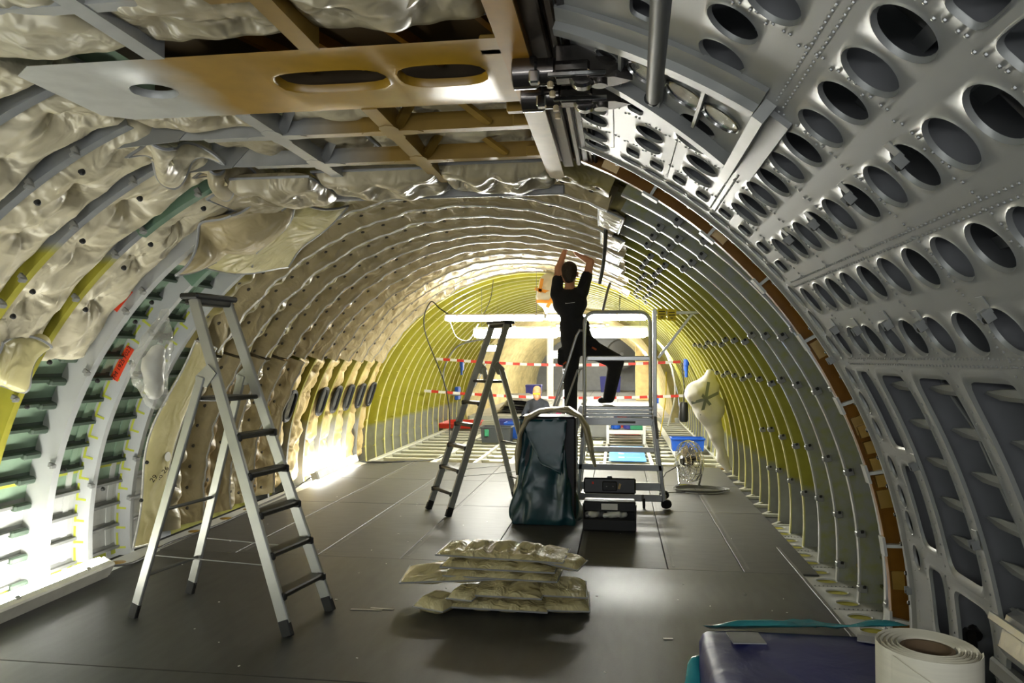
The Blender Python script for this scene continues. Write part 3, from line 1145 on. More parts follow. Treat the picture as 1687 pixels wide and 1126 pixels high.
sur = tag(empty('trim_2', (1.2, 4.6, 0)), 'orange-brown frame around the cargo door with white clips', kind='structure')
s_off = Vector((1.2, 4.6, 0))
into(MB().arc([(3.13, 4.645), (2.955, 4.645), (2.955, 4.60), (2.962, 4.60), (2.962, 4.637), (3.13, 4.637)], 74, -10, 46).build('frame_web', 'orange_brown', sur), s_off)
into(MB().arc([(3.10, 4.50), (3.07, 4.50), (3.07, 4.645), (3.10, 4.645)], 74, -10, 46).build('frame_cap', 'amber', sur), s_off)
into(MB().arc([(3.07, 4.46), (3.055, 4.46), (3.055, 4.515), (3.07, 4.515)], 66, -10, 46).build('seal_strip', 'beige_metal', sur), s_off)
into(MB().arc([(3.13, 4.30), (3.11, 4.30), (3.11, 4.70), (3.13, 4.70)], 74, -12, 46).build('backing_strip', 'brown_steel', sur), s_off)
for i in range(9):
    t = 57.0 - i * 8.2
    mb = MB().arc([(2.945, 4.60), (3.09, 4.52), (3.09, 4.535), (2.945, 4.65)], t, t + .35, 2)
    mb.arc([(2.94, 4.585), (2.955, 4.585), (2.955, 4.655), (2.94, 4.655)], t - .9, t + 1.2, 3)
    mb.arc([(3.06, 4.50), (3.075, 4.50), (3.075, 4.62), (3.06, 4.62)], t - .5, t + .9, 3)
    into(mb.build('white_clip', 'white_paint', sur), s_off)
for t in (62, 47, 30, 20.5, 12, 3):
    mb = MB().arc([(2.975, 4.625), (3.04, 4.61), (3.04, 4.63), (2.975, 4.637)], t, t + 2.0, 3)
    into(mb.build('web_pad', 'amber', sur), s_off)
for i in range(4):
    t = 21.5 - i * 1.9
    mb = MB().arc([(2.985, 4.60), (3.05, 4.58), (3.06, 4.636), (2.985, 4.636)], t - 1.35, t, 4)
    into(mb.build('latch_block', 'amber', sur), s_off)

# ---------------------------------------------------------------- ceiling grid of the door cut-out
ceil = tag(empty('ceiling', (-1.3, 3.3, 2.87)), 'flat ceiling grid of white and amber beams under the crown blankets', kind='structure')
c_off = Vector((-1.3, 3.3, 2.87))
ZB = 2.87
fplate = lambda u, v, h: (u, v, ZB + h)
mb = MB()
perf(mb, fplate, [(2.63, 3.30, [(-1.97, 2.95, .10, .085, 2), (-1.17, 2.95, .235, .115, 3.4), (-.70, 2.95, .18, .115, 3)])], -.42, -2.30, .2, rim=(.008, .003), depth=.03, per=12, mg=.03)
mb.prism([(-2.30, 2.63), (-2.30, 3.30), (-2.42, 3.22), (-2.42, 2.72)], 2, ZB, ZB + .004)
into(mb.build('wide_plate', 'plate_paint', ceil, auto=40), c_off)
into(MB().box((-1.30, 2.97, ZB + .20), (1.75, .60, .01)).build('upper_plate', 'inner_brown', ceil), c_off)
into(MB().box((-1.30, 3.265, ZB + .105), (1.75, .008, .19)).build('plate_back_web', 'inner_brown', ceil), c_off)
for x in (-1.55, -1.30, -.95, -.55):
    into(MB().bar((x, 2.70, ZB + .17), (x + .18, 3.22, ZB + .17), .03, .05).build('plate_stiffener', 'orange_brown', ceil), c_off)
# transverse beams with shallow webs
for y, x0 in ((2.20, -2.3), (3.66, -2.36), (4.22, -2.36)):
    mb = MB()
    mb.prism([(x0 - .25, ZB + .02), (x0 + .15, ZB), (-.42, ZB), (-.42, ZB + .09), (x0 + .3, ZB + .09), (x0 - .1, ZB + .16)], 1, y - .004, y + .004)
    mb.box(((x0 - .42) / 2 + .1, y + .02, ZB + .002), (-.42 - x0 - .2, .06, .005))
    into(mb.build('cross_beam', 'beam_paint', ceil), c_off)
# longitudinal members
for x in (-1.75, -1.13):
    for (ya, yb) in ((1.6, 2.63), (3.30, 4.75)):
        mb = MB().box((x, (ya + yb) / 2, ZB - .002), (.075, yb - ya, .006)).box((x + .032, (ya + yb) / 2, ZB + .05), (.006, yb - ya, .10))
        into(mb.build('long_beam', 'beam_paint', ceil), c_off)
for x in (-1.75, -1.13):
    for y in (3.66, 4.22):
        pts = []
        for a in range(24):
            t = 2 * math.pi * a / 24
            rr = .05 + .075 * abs(math.cos(2 * t)) ** 1.5
            pts.append((x + rr * math.cos(t) * 1.3, y + rr * math.sin(t)))
        into(MB().prism(pts, 2, ZB - .007, ZB - .003).build('gusset', 'beam_paint', ceil), c_off)
for (x, y) in ((-1.75, 3.66), (-1.13, 3.66), (-1.75, 4.22), (-1.13, 4.22), (-.66, 3.66), (-.66, 4.22)):
    s = 1 if x < -.7 else -1
    into(MB().bar((x + .03, y - .01, ZB + .02), (x + s * .28, y - .30, ZB + .22), .05, .02).build('strut', 'beam_paint', ceil), c_off)
mb = MB().prism([(-.43, 1.4), (-.33, 1.4), (-.33, 4.72), (-.37, 4.78), (-.43, 4.70)], 2, ZB - .004, ZB + .008)
into(mb.build('edge_strip', 'edge_paint', ceil), c_off)
into(MB().box((-.38, 3.0, ZB + .07), (.01, 3.3, .12)).build('edge_web', 'amber', ceil), c_off)
for y in (3.66, 4.22, 3.45, 2.75):
    into(MB().box((-.46, y, ZB + .03), (.10, .05, .06), bev=.006).build('edge_clip', 'beam_paint', ceil), c_off)
# gusset plates where frames meet the ceiling
for (x, y) in ((-2.45, 3.66), (-2.45, 4.22)):
    into(MB().prism([(-2.68, ZB - .03), (-2.3, ZB - .005), (-2.18, ZB + .12), (-2.35, ZB + .12)], 1, y - .012, y - .004).build('corner_gusset', 'grey_paint', ceil), c_off)

# ---------------------------------------------------------------- floor
floor = tag(empty('floor', (-1.3, 4, 0)), 'dark grey floor panels of the cargo deck', kind='structure')
f_off = Vector((-1.3, 4, 0))
GAP = .007


def floor_panel(x0, x1, y0, y1, m, z=0.0, th=.03, name='panel'):
    return into(MB().box(((x0 + x1) / 2, (y0 + y1) / 2, z - th / 2), (x1 - x0 - GAP, y1 - y0 - GAP, th), bev=.003).build(name, m, floor), f_off)


XS = [-4.08, -3.35, -2.6, -1.85, -1.1, -.35, .4, 1.0, 1.58]
for (ya, yb) in ((6.25, 8.6), (8.6, 10.35), (10.35, 12.12)):
    for a, b in zip(XS[:-1], XS[1:]):
        floor_panel(a, b, ya, yb, 'floor_mid')
for (ya, yb) in ((-2, 1.5), (1.5, 3.85), (3.85, 6.25)):
    for a, b in ((-4.05, 1.42),):
        floor_panel(a, b, ya, yb, 'floor_dark', .002)
into(MB().box((-1.3, 5.0, -.045), (6.2, 14.3, .02)).build('subfloor', 'floor_joint', floor), f_off)
# pale lines of old tape along the joints
for x in XS[1:-1]:
    into(MB().box((x + .05, 9.2, .0012), (.022, 5.75, .001)).build('joint_tape', 'floor_tape', floor), f_off)
# left edge ledge: plate with amber pads
into(MB().box((-4.17, 4.6, -.02), (.24, 14.9, .02)).build('edge_ledge', 'white_paint', floor), f_off)
for y in (5.85, 6.35, 7.0, 7.6, 8.1):
    into(MB().lathe([(.06, 0), (.055, .003)], (-4.19, y, -.01), 16).build('ledge_pad', 'amber', floor), f_off)
# right side plates with holes
for k in range(-2, 6):
    y0 = 5.46 + .53 * (k - 1)
    mb = MB()
    fpl = lambda u, v, h: (u, v, -.012 - h)
    perf(mb, fpl, [(y0, y0 + .265, [(1.60, y0 + .14, .075, .06, 2)]), (y0 + .265, y0 + .525, [(1.60, y0 + .39, .075, .06, 2)])], 1.95, 1.42, .15, rim=(.01, .004), depth=.02, mg=.03)
    into(mb.build('side_plate', 'white_paint', floor), f_off)
    for dy in (.14, .39):
        into(MB().lathe([(.078, -.03), (.078, -.018)], (1.60, y0 + dy, 0), 18).build('hole_lining', 'yellow_primer', floor), f_off)
    mb = MB()
    for j in range(16):
        mb.lathe([(.006, 0), (.004, .005)], (1.45 + j * .03, y0 + .005, -.012), 6)
    o = into(mb.build('plate_rivets', 'grey_paint', floor), f_off)
    o['kind'] = 'stuff'
into(MB().box((1.435, 5.4, -.003), (.03, 3.4, .012), bev=.003).build('edge_strip', 'cable_grey', floor), f_off)
# floor beam ends along the right side further back
for k in range(6, 15):
    y = FR(k) + .36
    mb = MB().bar((1.55, y, -.02), (1.98, y, -.02), .05, .03).bar((1.60, y + .02, -.02), (1.93, y + .5, -.02), .035, .03)
    mb.bar((1.93, y, -.02), (1.98, y + .53, -.02), .04, .03)
    into(mb.build('beam_end', 'beam_white', floor), f_off)
    into(MB().box((1.76, y + .02, -.13), (.44, .01, .2)).build('beam_web', 'yellow_primer', floor), f_off)
into(MB().box((1.75, 9.9, -.26), (.55, 5.2, .02)).build('side_well', 'belly', floor), f_off)
# open floor grid beyond the panels
for x, wd in ((-4.12, .09), (-3.05, .10), (-2.35, .05), (-1.75, .12), (-1.15, .05), (-.62, .10), (-.22, .05), (.55, .06), (1.05, .12), (1.72, .12)):
    into(MB().box((x, 16.6, -.02), (wd, 8.9, .03), bev=.004).box((x, 16.6, -.10), (wd * .25, 8.9, .16)).build('seat_track', 'beam_white', floor), f_off)
for k in range(17):
    y = 12.35 + k * PITCH
    into(MB().box((-1.2, y, -.055), (6.1, .10, .02)).box((-1.2, y, -.2), (6.1, .012, .28)).build('floor_beam', 'beam_white' if k else 'amber', floor), f_off)
into(MB().box((-1.2, 16.6, -.55), (6.2, 9.0, .02)).build('belly_panel', 'belly', floor), f_off)
for k in range(17):
    for x in (-.42, -1.45, -2.05, .8):
        if (k * 7 + int(x * 10)) % 3:
            into(MB().box((x, 12.35 + k * PITCH + .26, -.03), (.22, .2, .02), bev=.004).build('tray', 'beam_white', floor), f_off)
# far deck
into(MB().box((-1.2, 30, -.02), (6.1, 17.8, .16)).build('far_deck', 'far_floor', floor), f_off)
for x in (-3.6, -2.4, -1.2, 0, 1.2):
    into(MB().box((x, 30, .0605), (.02, 17.7, .003)).build('far_joint', 'floor_mid', floor), f_off)
for y in (22, 24.5, 27, 30, 33):
    into(MB().box((-1.2, y, .0607), (6.0, .025, .003)).build('far_joint', 'floor_mid', floor), f_off)
into(MB().box((-1.2, 21.08, -.04), (6.0, .03, .22)).build('far_deck_edge', 'white_paint', floor), f_off)

# ---------------------------------------------------------------- far insulated section
ts = np.linspace(-12, 192, 90)
rows = []
for i in range(44 * 4):
    y = 21.0 + i * PITCH / 4
    q = i % 4
    r = (2.87, 3.06, 3.03, 2.96)[q]
    rr = r + .02 * nz(ts / 12, y, 0, 3) + (.03 * np.maximum(0, np.sin(ts * .9)) if q else 0)
    rows.append(ncyl(ts, y, rr))
mb = MB().grid(np.array(rows))
wbk = mb.build('wall_back', 'far_wool', None, auto=30)
wbk.data.materials.append(M['white_film'])
wbk.data.materials.append(M['film_tan'])
wbk.data.polygons.foreach_set('material_index', [(0, 2, 0, 0)[(i // 89) % 4] for i in range(len(wbk.data.polygons))])
tag(wbk, 'insulated far section of the fuselage with blanket-covered ribs', kind='structure')
mb = MB()
pts = [(XC + 3.2 * math.cos(math.radians(t)), ZC + 3.2 * math.sin(math.radians(t))) for t in range(-12, 193, 6)]
mb.prism(pts, 1, 40.0, 40.1)
tag(mb.build('wall_end', 'grey_paint'), 'grey bulkhead at the far end of the fuselage', kind='structure')

# ================================================================== LIGHT FITTINGS
def work_light(name, label, a, b, face, w=.10, h=.09, glow='tube_glow', group=None, over=.0):
    """fluorescent batten from a to b; face = direction its cover points"""
    a, b = Vector(a), Vector(b)
    c = (a + b) / 2
    g = empty(name, c)
    tag(g, label, 'work light', group)
    d = (b - a).normalized()
    fz = Vector(face)
    fz = (fz - d * fz.dot(d)).normalized()
    x = fz.cross(d).normalized()
    m = Matrix((x, d, fz)).transposed()
    L = (b - a).length
    tf = lambda p: tuple(m @ Vector(p))
    MB().box(tf((0, 0, -h * .55)), (w, L, h * .5), m, .012).box(tf((0, L / 2 + .01, -h * .3)), (w * .9, .03, h * .9), m, .01).box(tf((0, -L / 2 - .01, -h * .3)), (w * .9, .03, h * .9), m, .01).build('housing', 'lamp_white', g)
    MB().box(tf((0, 0, 0)), (w * .96, L - .02, h * .75), m, .03).build('diffuser', glow, g)
    mb = MB()
    for q in (-.38, -.1, .2, .42):
        for s in (-1, 1):
            mb.box(tf((s * w * .52, q * L, -h * .4)), (.012, .04, .03), m, .003)
    mb.build('cover_clip', 'aluminium', g)['kind'] = 'stuff'
    if min(a.z, b.z) > 1.5:
        for q in (-.42, .42):
            p0 = Vector(tf((0, q * L, -h * .7)))
            top = ZC + math.sqrt(max(.1, 2.93 ** 2 - (c.x + p0.x - XC) ** 2)) - c.z
            MB().tube([p0, (p0.x, p0.y, top)], .004, 5).build('hanging_wire', 'cable_grey', g)
    return g


work_light('work_light', 'long fluorescent work light lying on the floor by the near left wall', (-3.98, 2.3, .10), (-4.03, 5.42, .10), (-1, 0, .55), w=.13, h=.13, glow='side_glow')
work_light('work_light', 'fluorescent work light lying by the quilted left wall far behind the stepladder', (-4.12, 9.75, .10), (-4.2, 11.55, .10), (-1, 0, -.35), w=.12, h=.11)
g1 = 'fluorescent battens hung across the yellow section'
l1 = work_light('work_light', 'nearer hanging fluorescent batten above the left stepladder top, left end with plug', (-2.67, 11.5, 2.33), (-1.12, 11.5, 2.33), (0, -.55, -1), group=g1, glow='hall_glow')
work_light('work_light', 'nearer hanging fluorescent batten just left of the standing worker', (-1.08, 11.5, 2.33), (.45, 11.5, 2.33), (0, -.55, -1), group=g1, glow='hall_glow')
work_light('work_light', 'lower hanging fluorescent batten behind the dark stepladder', (-2.50, 13.0, 2.14), (-1.02, 13.0, 2.14), (0, -.7, -1), w=.16, h=.14, group=g1, glow='hall_glow')
work_light('work_light', 'lower hanging fluorescent batten seen through the platform railing', (-.98, 13.0, 2.14), (.50, 13.0, 2.14), (0, -.7, -1), w=.16, h=.14, group=g1, glow='hall_glow')
work_light('work_light', 'upright fluorescent tube standing on the far deck behind the worker', (-1.45, 21.6, .1), (-1.45, 21.6, 1.5), (0, -1, 0), w=.22, h=.1)
work_light('work_light', 'round-ended warm lamp glowing above the far deck', (-2.15, 24.0, 1.80), (-1.75, 24.0, 1.80), (0, -.6, -1), w=.2, h=.16, glow='warm_glow')
work_light('work_light', 'small hanging lamp on the left of the yellow section', (-3.0, 16.5, 1.93), (-2.62, 16.5, 1.93), (.3, -.5, -1), w=.16, h=.10, glow='hall_glow')
work_light('work_light', 'small hanging lamp on the right of the yellow section', (1.15, 18.0, 2.0), (1.35, 18.9, 2.0), (-.7, -.3, -1), w=.16, h=.12, glow='hall_glow')
work_light('work_light', 'lamp along the right side of the far deck', (1.0, 26.0, 1.9), (1.0, 28.0, 1.9), (-.7, -.3, -1), w=.16, h=.12, glow='hall_glow')
for i, y in enumerate((23.5, 26.5)):  # lamps added out of sight to brighten the far section
    work_light('work_light', ('first added lamp hidden behind the hanging battens', 'second added lamp hidden behind the hanging battens')[i], (-1.9, y, 2.72), (-.4, y, 2.72), (0, .1, -1), w=.16, h=.1, group='added far fill lamps', glow='hall_glow')
for i, y in enumerate((30.0, 35.0)):  # further unseen lamps put in to light the far section
    work_light('work_light', ('nearer added unseen lamp in the far insulated section', 'farthest added unseen lamp near the end bulkhead')[i], (-1.8, y, 2.75), (-.4, y, 2.75), (0, -.1, -1), w=.16, h=.1, group='added far fill lamps', glow='hall_glow')
# unseen fill lamps added behind the camera to light the near section
mat('fill_glow', '#ffffff', 0.5, 0, 0, emit='#f6f8f6', es=E_TUBE * 0.38)
for i, (p, q) in enumerate((((-3.0, -1.2, 2.2), (-1.4, -1.2, 2.2)), ((-1.0, -1.2, 1.9), (.6, -1.2, 1.9)))):
    work_light('work_light', ('added unseen fill lamp behind the camera on the left', 'added unseen fill lamp behind the camera on the right')[i], p, q, (0, 1, -.35), w=.16, h=.12, glow='fill_glow', group='added fill lamps behind the camera')

# ================================================================== INSULATION BLANKETS
ORD = ['first', 'second', 'third', 'fourth', 'fifth', 'sixth', 'seventh', 'eighth', 'ninth', 'tenth', 'eleventh', 'twelfth', 'thirteenth', 'fourteenth', 'fifteenth']


def rnd(a, b):
    return a + (b - a) * random.random()


def bay_blanket(name, label, ya, yb, t0, t1, redge, bulge, m, seed, group, nd=1, step=3.4, nu=18, dd=.6, seam='seam_grey', folds=.02):
    n = int(abs(t1 - t0) / .38) + 2
    ts = np.linspace(t0, t1, n)[None, :]
    u = np.linspace(0, 1, nu)[:, None]
    env = np.clip(1 - (2 * u - 1) ** 4, 0, 1) ** .5
    ends = np.clip(np.minimum(abs(ts - t0), abs(ts - t1)) / 1.6, 0, 1) ** .5
    sm = np.radians(ts) * 3.0 + 0 * u
    vm = u * abs(yb - ya) + 0 * ts
    dm = np.zeros((nu, n))
    crease = np.zeros((nu, n))
    rows_t = np.arange(min(t0, t1) + step * .6, max(t0, t1), step)
    for j, tc in enumerate(rows_t):
        for i in range(nd):
            sc_, vc_ = math.radians(tc + rnd(-.8, .8)) * 3.0, ((i + .5) / nd + rnd(-.14, .14)) * abs(yb - ya)
            dx, dy = sm - sc_, vm - vc_
            d = np.hypot(dx, dy)
            ang = np.arctan2(dy, dx)
            dm = np.maximum(dm, np.exp(-(d / .085) ** 2) * rnd(.6, 1.0))
            p1, p2 = rnd(0, 6), rnd(0, 6)
            crease += (.6 * np.cos(6 * ang + p1) + .5 * np.cos(9 * ang + p2) + .4 * np.cos(3 * ang + p2)) * np.exp(-d / .11) * (1 - np.exp(-(d / .04) ** 2))
    Y = ya + (yb - ya) * u
    rid = (1 - np.abs(nz(sm * 2.2 + vm * 1.4, vm * 2.0 - sm * .7, 0, 2.4, seed + 7))) ** 3
    fold = nz(sm, vm * 1.4, 0, 4.5, seed) * folds + nz(sm * 1.5 + vm * 2, vm * 3, 0, 7, seed + 4) * folds * .45 + (rid - .4) * folds * .6
    r = redge - env * ends * (bulge * (1 - dd * dm) + fold + crease * folds * .8)
    P = np.stack([XC + r * np.cos(np.radians(ts)), Y + 0 * ts, ZC + r * np.sin(np.radians(ts))], -1)
    Bk = np.stack([XC + (redge + .02) * np.cos(np.radians(ts + 0 * u)), Y + 0 * ts, ZC + (redge + .02) * np.sin(np.radians(ts + 0 * u))], -1)
    mb = MB()
    base = mb.n
    mb.grid(P)
    mb.grid(Bk[:, ::-1])
    ti = lambda i, j: i * n + j
    bi = lambda i, j: nu * n + i * n + (n - 1 - j)
    for i in range(nu - 1):
        mb.f.append((ti(i + 1, 0), ti(i, 0), bi(i, 0), bi(i + 1, 0)))
        mb.f.append((ti(i, n - 1), ti(i + 1, n - 1), bi(i + 1, n - 1), bi(i, n - 1)))
    for j in range(n - 1):
        mb.f.append((ti(0, j), ti(0, j + 1), bi(0, j + 1), bi(0, j)))
        mb.f.append((ti(nu - 1, j + 1), ti(nu - 1, j), bi(nu - 1, j), bi(nu - 1, j + 1)))
    o = mb.build(name, m, None, auto=70)
    tag(o, label, 'insulation', group)
    if seam:
        MB().tube([tuple(P[i, -1]) for i in range(nu)], .012, 5).build('edge_seam', seam, o)
        MB().tube([tuple(P[i, 0]) for i in range(nu)], .012, 5).build('edge_seam', seam, o)
    return o


G1 = 'big cream blankets on the near left ceiling curve'
for k, t1, lab in ((-4, 165, 'cream quilted blanket in the bay nearest the camera, top left corner'), (-3, 165, 'cream quilted blanket in the second bay from the camera, upper left'), (-2, 163, 'cream quilted blanket between two grey frames at the left picture edge'), (-1, 150.5, 'cream quilted blanket just before the yellow-ended frame'), (0, 150.5, 'cream quilted blanket right after the yellow-ended frame, hanging to the bare bay')):
    bay_blanket('insulation_blanket', lab, FR(k) + .012, FR(k + 1) - .012, 110, t1, 3.035, .15, 'film_cream', k + 9.3, G1, nd=1, step=8.5, nu=34, folds=.026)
bay_blanket('insulation_blanket', 'cream blanket over the wide white frame, ending above the green bay', FR(1) + .01, FR(2) - .01, 108, 132, 3.035, .13, 'film_cream', 21, G1, nd=1, step=7, nu=34)
bay_blanket('insulation_blanket', 'short cream blanket above the flap that hangs loose', FR(2) + .01, FR(3) - .01, 104, 129, 3.035, .13, 'film_yellow', 22, G1, nd=1, step=7, nu=34)

# ceiling pillows above the beam grid
G2 = 'ceiling blankets above the beam grid'


def thing_pillow(name, label, pts, th, m, cat='insulation', group=None, seam='seam_grey', sr=.010, **kw):
    mb = MB()
    rim = pillow(mb, *pts, th, **kw)
    o = mb.build(name, m, None, auto=70)
    tag(o, label, cat, group)
    if seam:
        MB().tube(rim, sr, 5, closed=True).build('edge_seam', seam, o)
    return o


def ceil_p(x0, x1, y0, y1, z, label, m='film_grey', th=.09, dim=(4, 1), seed=0, tilt=0.0):
    return thing_pillow('insulation_blanket', label, ((x0, y1, z + tilt), (x1, y1, z + tilt), (x1, y0, z), (x0, y0, z)), th, m, group=G2, nu=44, nv=20, dim=dim, seed=seed, wob=.022, dd=.6)


ceil_p(-2.55, -1.80, 1.95, 2.62, 2.93, 'ceiling blanket left of the first white cross beam, top edge of the picture', seed=1, dim=(2, 2), m='film_cream')
ceil_p(-1.74, -1.15, 1.95, 2.60, 2.95, 'ceiling blanket above the amber beam at the top edge', seed=2, dim=(2, 2))
ceil_p(-1.10, -.45, 1.95, 2.60, 2.95, 'ceiling blanket with a folded collar beside the hinge, top edge', seed=3, dim=(2, 2))
ceil_p(-2.45, -1.75, 3.32, 3.64, 2.97, 'ceiling blanket left of the grey cross beams', seed=4, dim=(2, 1))
ceil_p(-1.72, -1.12, 3.28, 3.92, 3.02, 'ceiling blanket behind the middle of the beam grid', seed=5, dim=(2, 2), m='film_cream')
ceil_p(-1.10, -.45, 3.28, 3.92, 3.06, 'ceiling blanket behind the amber struts by the edge strip', seed=6, dim=(2, 2))
ceil_p(-2.35, -1.45, 3.95, 4.50, 3.02, 'ceiling blanket between the two grey cross beams', seed=7, dim=(3, 1))
ceil_p(-1.42, -.47, 3.95, 4.50, 3.03, 'ceiling blanket between the amber ends of the cross beams', seed=8, dim=(3, 1), m='film_cream')
ceil_p(-2.5, -1.92, 4.45, 5.0, 2.86, 'puffy ceiling blanket at the far left end of the beam grid', seed=9, dim=(2, 1), th=.13)
ceil_p(-1.92, -1.12, 4.50, 5.02, 2.90, 'puffy ceiling blanket beyond the last cross beam, middle', seed=10, dim=(3, 1), th=.12)
ceil_p(-1.12, -.40, 4.50, 5.02, 2.92, 'puffy ceiling blanket beyond the last cross beam, next to the hinge', seed=11, dim=(3, 1), th=.12)
o = MB().box((-1.2, 5.04, 2.86), (1.7, .03, .07), Matrix.Rotation(.0, 3, 'X'), .01).build('edge_tape', 'silver_tape')
tag(o, 'grey tape strip closing the edge of the ceiling blankets', 'tape')
# duct collar showing between the top blankets
mb = MB()
mb.tube([(-.80 + .17 * math.cos(a / 16 * 2 * math.pi), 2.28 + .14 * math.sin(a / 16 * 2 * math.pi), 2.90) for a in range(16)], .02, 8, closed=True)
tag(mb.build('duct_collar', 'film_grey'), 'round collar around an opening in the ceiling blanket', 'collar')

# rolled crown and side blankets that wrap over every frame
PROF = [(0.0, 3.05), (.04, 2.99), (.10, 2.94), (.20, 2.915), (.32, 2.912), (.42, 2.925), (.49, 2.955), (.53, 2.957), (.62, 2.945), (.72, 2.93), (.82, 2.917), (.91, 2.905), (.97, 2.895), (1.0, 2.888), (1.015, 2.90), (.99, 2.95), (.975, 3.08)]
PU = np.array([p[0] for p in PROF])
PR = np.array([p[1] for p in PROF])


PROF2 = [3.06, 2.98, 2.92, 2.885, 2.88, 2.915, 2.985, 2.99, 2.95, 2.915, 2.885, 2.862, 2.848, 2.842, 2.86, 2.94, 3.08]
PR2 = np.array(PROF2)


def wrap_blanket(k, t0, t1, m, label, group, seed, amp=1.0, flat=0.0, ya=None):
    n = int(abs(t1 - t0) / .6) + 2
    ts = np.linspace(t0, t1, n)
    pu = np.interp(np.linspace(0, len(PU) - 1, 34), np.arange(len(PU)), PU)
    pr = np.interp(np.linspace(0, len(PU) - 1, 34), np.arange(len(PU)), PR)
    U = pu[:, None] + 0 * ts[None]
    pr2 = np.interp(np.linspace(0, len(PU) - 1, 34), np.arange(len(PU)), PR2)
    mixf = np.clip((ts - 100) / 40, 0, 1)[None]
    Rr = pr[:, None] * (1 - mixf) + pr2[:, None] * mixf
    Rr = Rr - (.02 * np.sin(ts * .95 + k) + .012 * np.sin(ts * 1.7 + 2 * k))[None] * np.clip(1 - abs(2 * pu[:, None] - .5), 0, 1) * mixf
    Tm = ts[None] + 0 * U
    wav = nz(Tm * .35, k * 3.0, 0, 1.4, seed)
    w2 = nz(Tm * .9, k, 0, 1.5, seed + 5)
    U = U + (.035 * wav + .02 * w2) * np.clip((U - .4) * 2, 0, 1.0)
    Rr = Rr - .014 * wav * np.clip((U - .5) * 2, 0, 1) + .014 * nz(Tm * .5, U * 4, 0, 2.0, seed + 2) * np.clip(1 - abs(2 * U - 1), 0, 1)
    step = 4.2
    for j, tc in enumerate(np.arange(min(t0, t1) + 1.5, max(t0, t1), step)):
        for uc in (.25, .72):
            Rr = Rr + .028 * np.exp(-(((U - uc) / .10) ** 2 + ((Tm - tc - (1.2 if uc > .5 else 0)) / 1.1) ** 2))
    Rr = RS - (RS - Rr) * amp
    yy = FR(k) + .01 + U * PITCH
    P = np.stack([XC + Rr * np.cos(np.radians(Tm)), yy, ZC + Rr * np.sin(np.radians(Tm))], -1)
    mb = MB().grid(P)
    nb = P.shape[0]
    # closing back face along the skin
    back = np.stack([ncyl(ts, FR(k) + .01, RS - .012), ncyl(ts, FR(k) + .01 + .97 * PITCH, RS - .012)], 0)
    b0 = mb.n
    mb.grid(np.stack([P[-1], back[1], back[0], P[0]], 0))
    o = mb.build('insulation_blanket', m, None, auto=75)
    o.data.materials.append(M['film_flap'])
    nq = (P.shape[0] - 1) * (n - 1)
    # normals were made consistent but the face order is kept: the first nq faces are the visible quilt, row by row
    mi = np.zeros(len(o.data.polygons), int)
    row = np.arange(nq) // (n - 1)
    mi[:nq] = (row >= 15).astype(int)
    o.data.polygons.foreach_set('material_index', mi.tolist())
    tag(o, label, 'insulation', group)
    i = int(np.argmin(abs(np.linspace(0, len(PU) - 1, 34) - 13)))
    MB().tube([tuple(P[i, j]) for j in range(n)], .013, 5).build('edge_seam', 'seam_silver', o)
    # dark washers
    bm_ = MB()
    for tc in np.arange(min(t0, t1) + 1.5, max(t0, t1), step):
        for uc in (.25, .72):
            ii = int(np.argmin(abs(pu[:24] - uc)))
            jj = int(np.argmin(abs(ts - tc - (1.2 if uc > .5 else 0))))
            a = math.radians(float(ts[jj]))
            rot = Matrix(((-math.sin(a), 0, math.cos(a)), (0, 1, 0), (-math.cos(a), 0, -math.sin(a)))).transposed()
            bm_.lathe([(.02, -.01), (.02, .004), (.012, .008)], P[ii, jj], 8, rot)
    b = bm_.build('fastener_washers', 'button', o)
    b['kind'] = 'stuff'
    return o


G3 = 'blankets wrapped over the crown frames'
for i, k in enumerate(range(1, 14)):
    t1 = {1: 112, 2: 122, 3: 147}.get(k, 148 + .25 * (k - 4))
    t0 = 63.5 + 1.2 * math.sin(k * 2.3) - .25 * k
    mm = 'film_olive' if k < 7 else 'film_tan'
    wrap_blanket(k, t0, t1, mm, f'{ORD[i]} overlapping ceiling blanket counted from the beam grid towards the yellow section', G3, k * 1.3)
G4 = 'lower blankets along the left wall'
for i, k in enumerate(range(4, 8)):
    wrap_blanket(k, 148.5 + .3 * i, 183.5, 'film_tan' if i % 2 else 'film_grey', f'{ORD[i]} shiny lower wall blanket behind the near stepladder', G4, k * 2.1, amp=1.05)
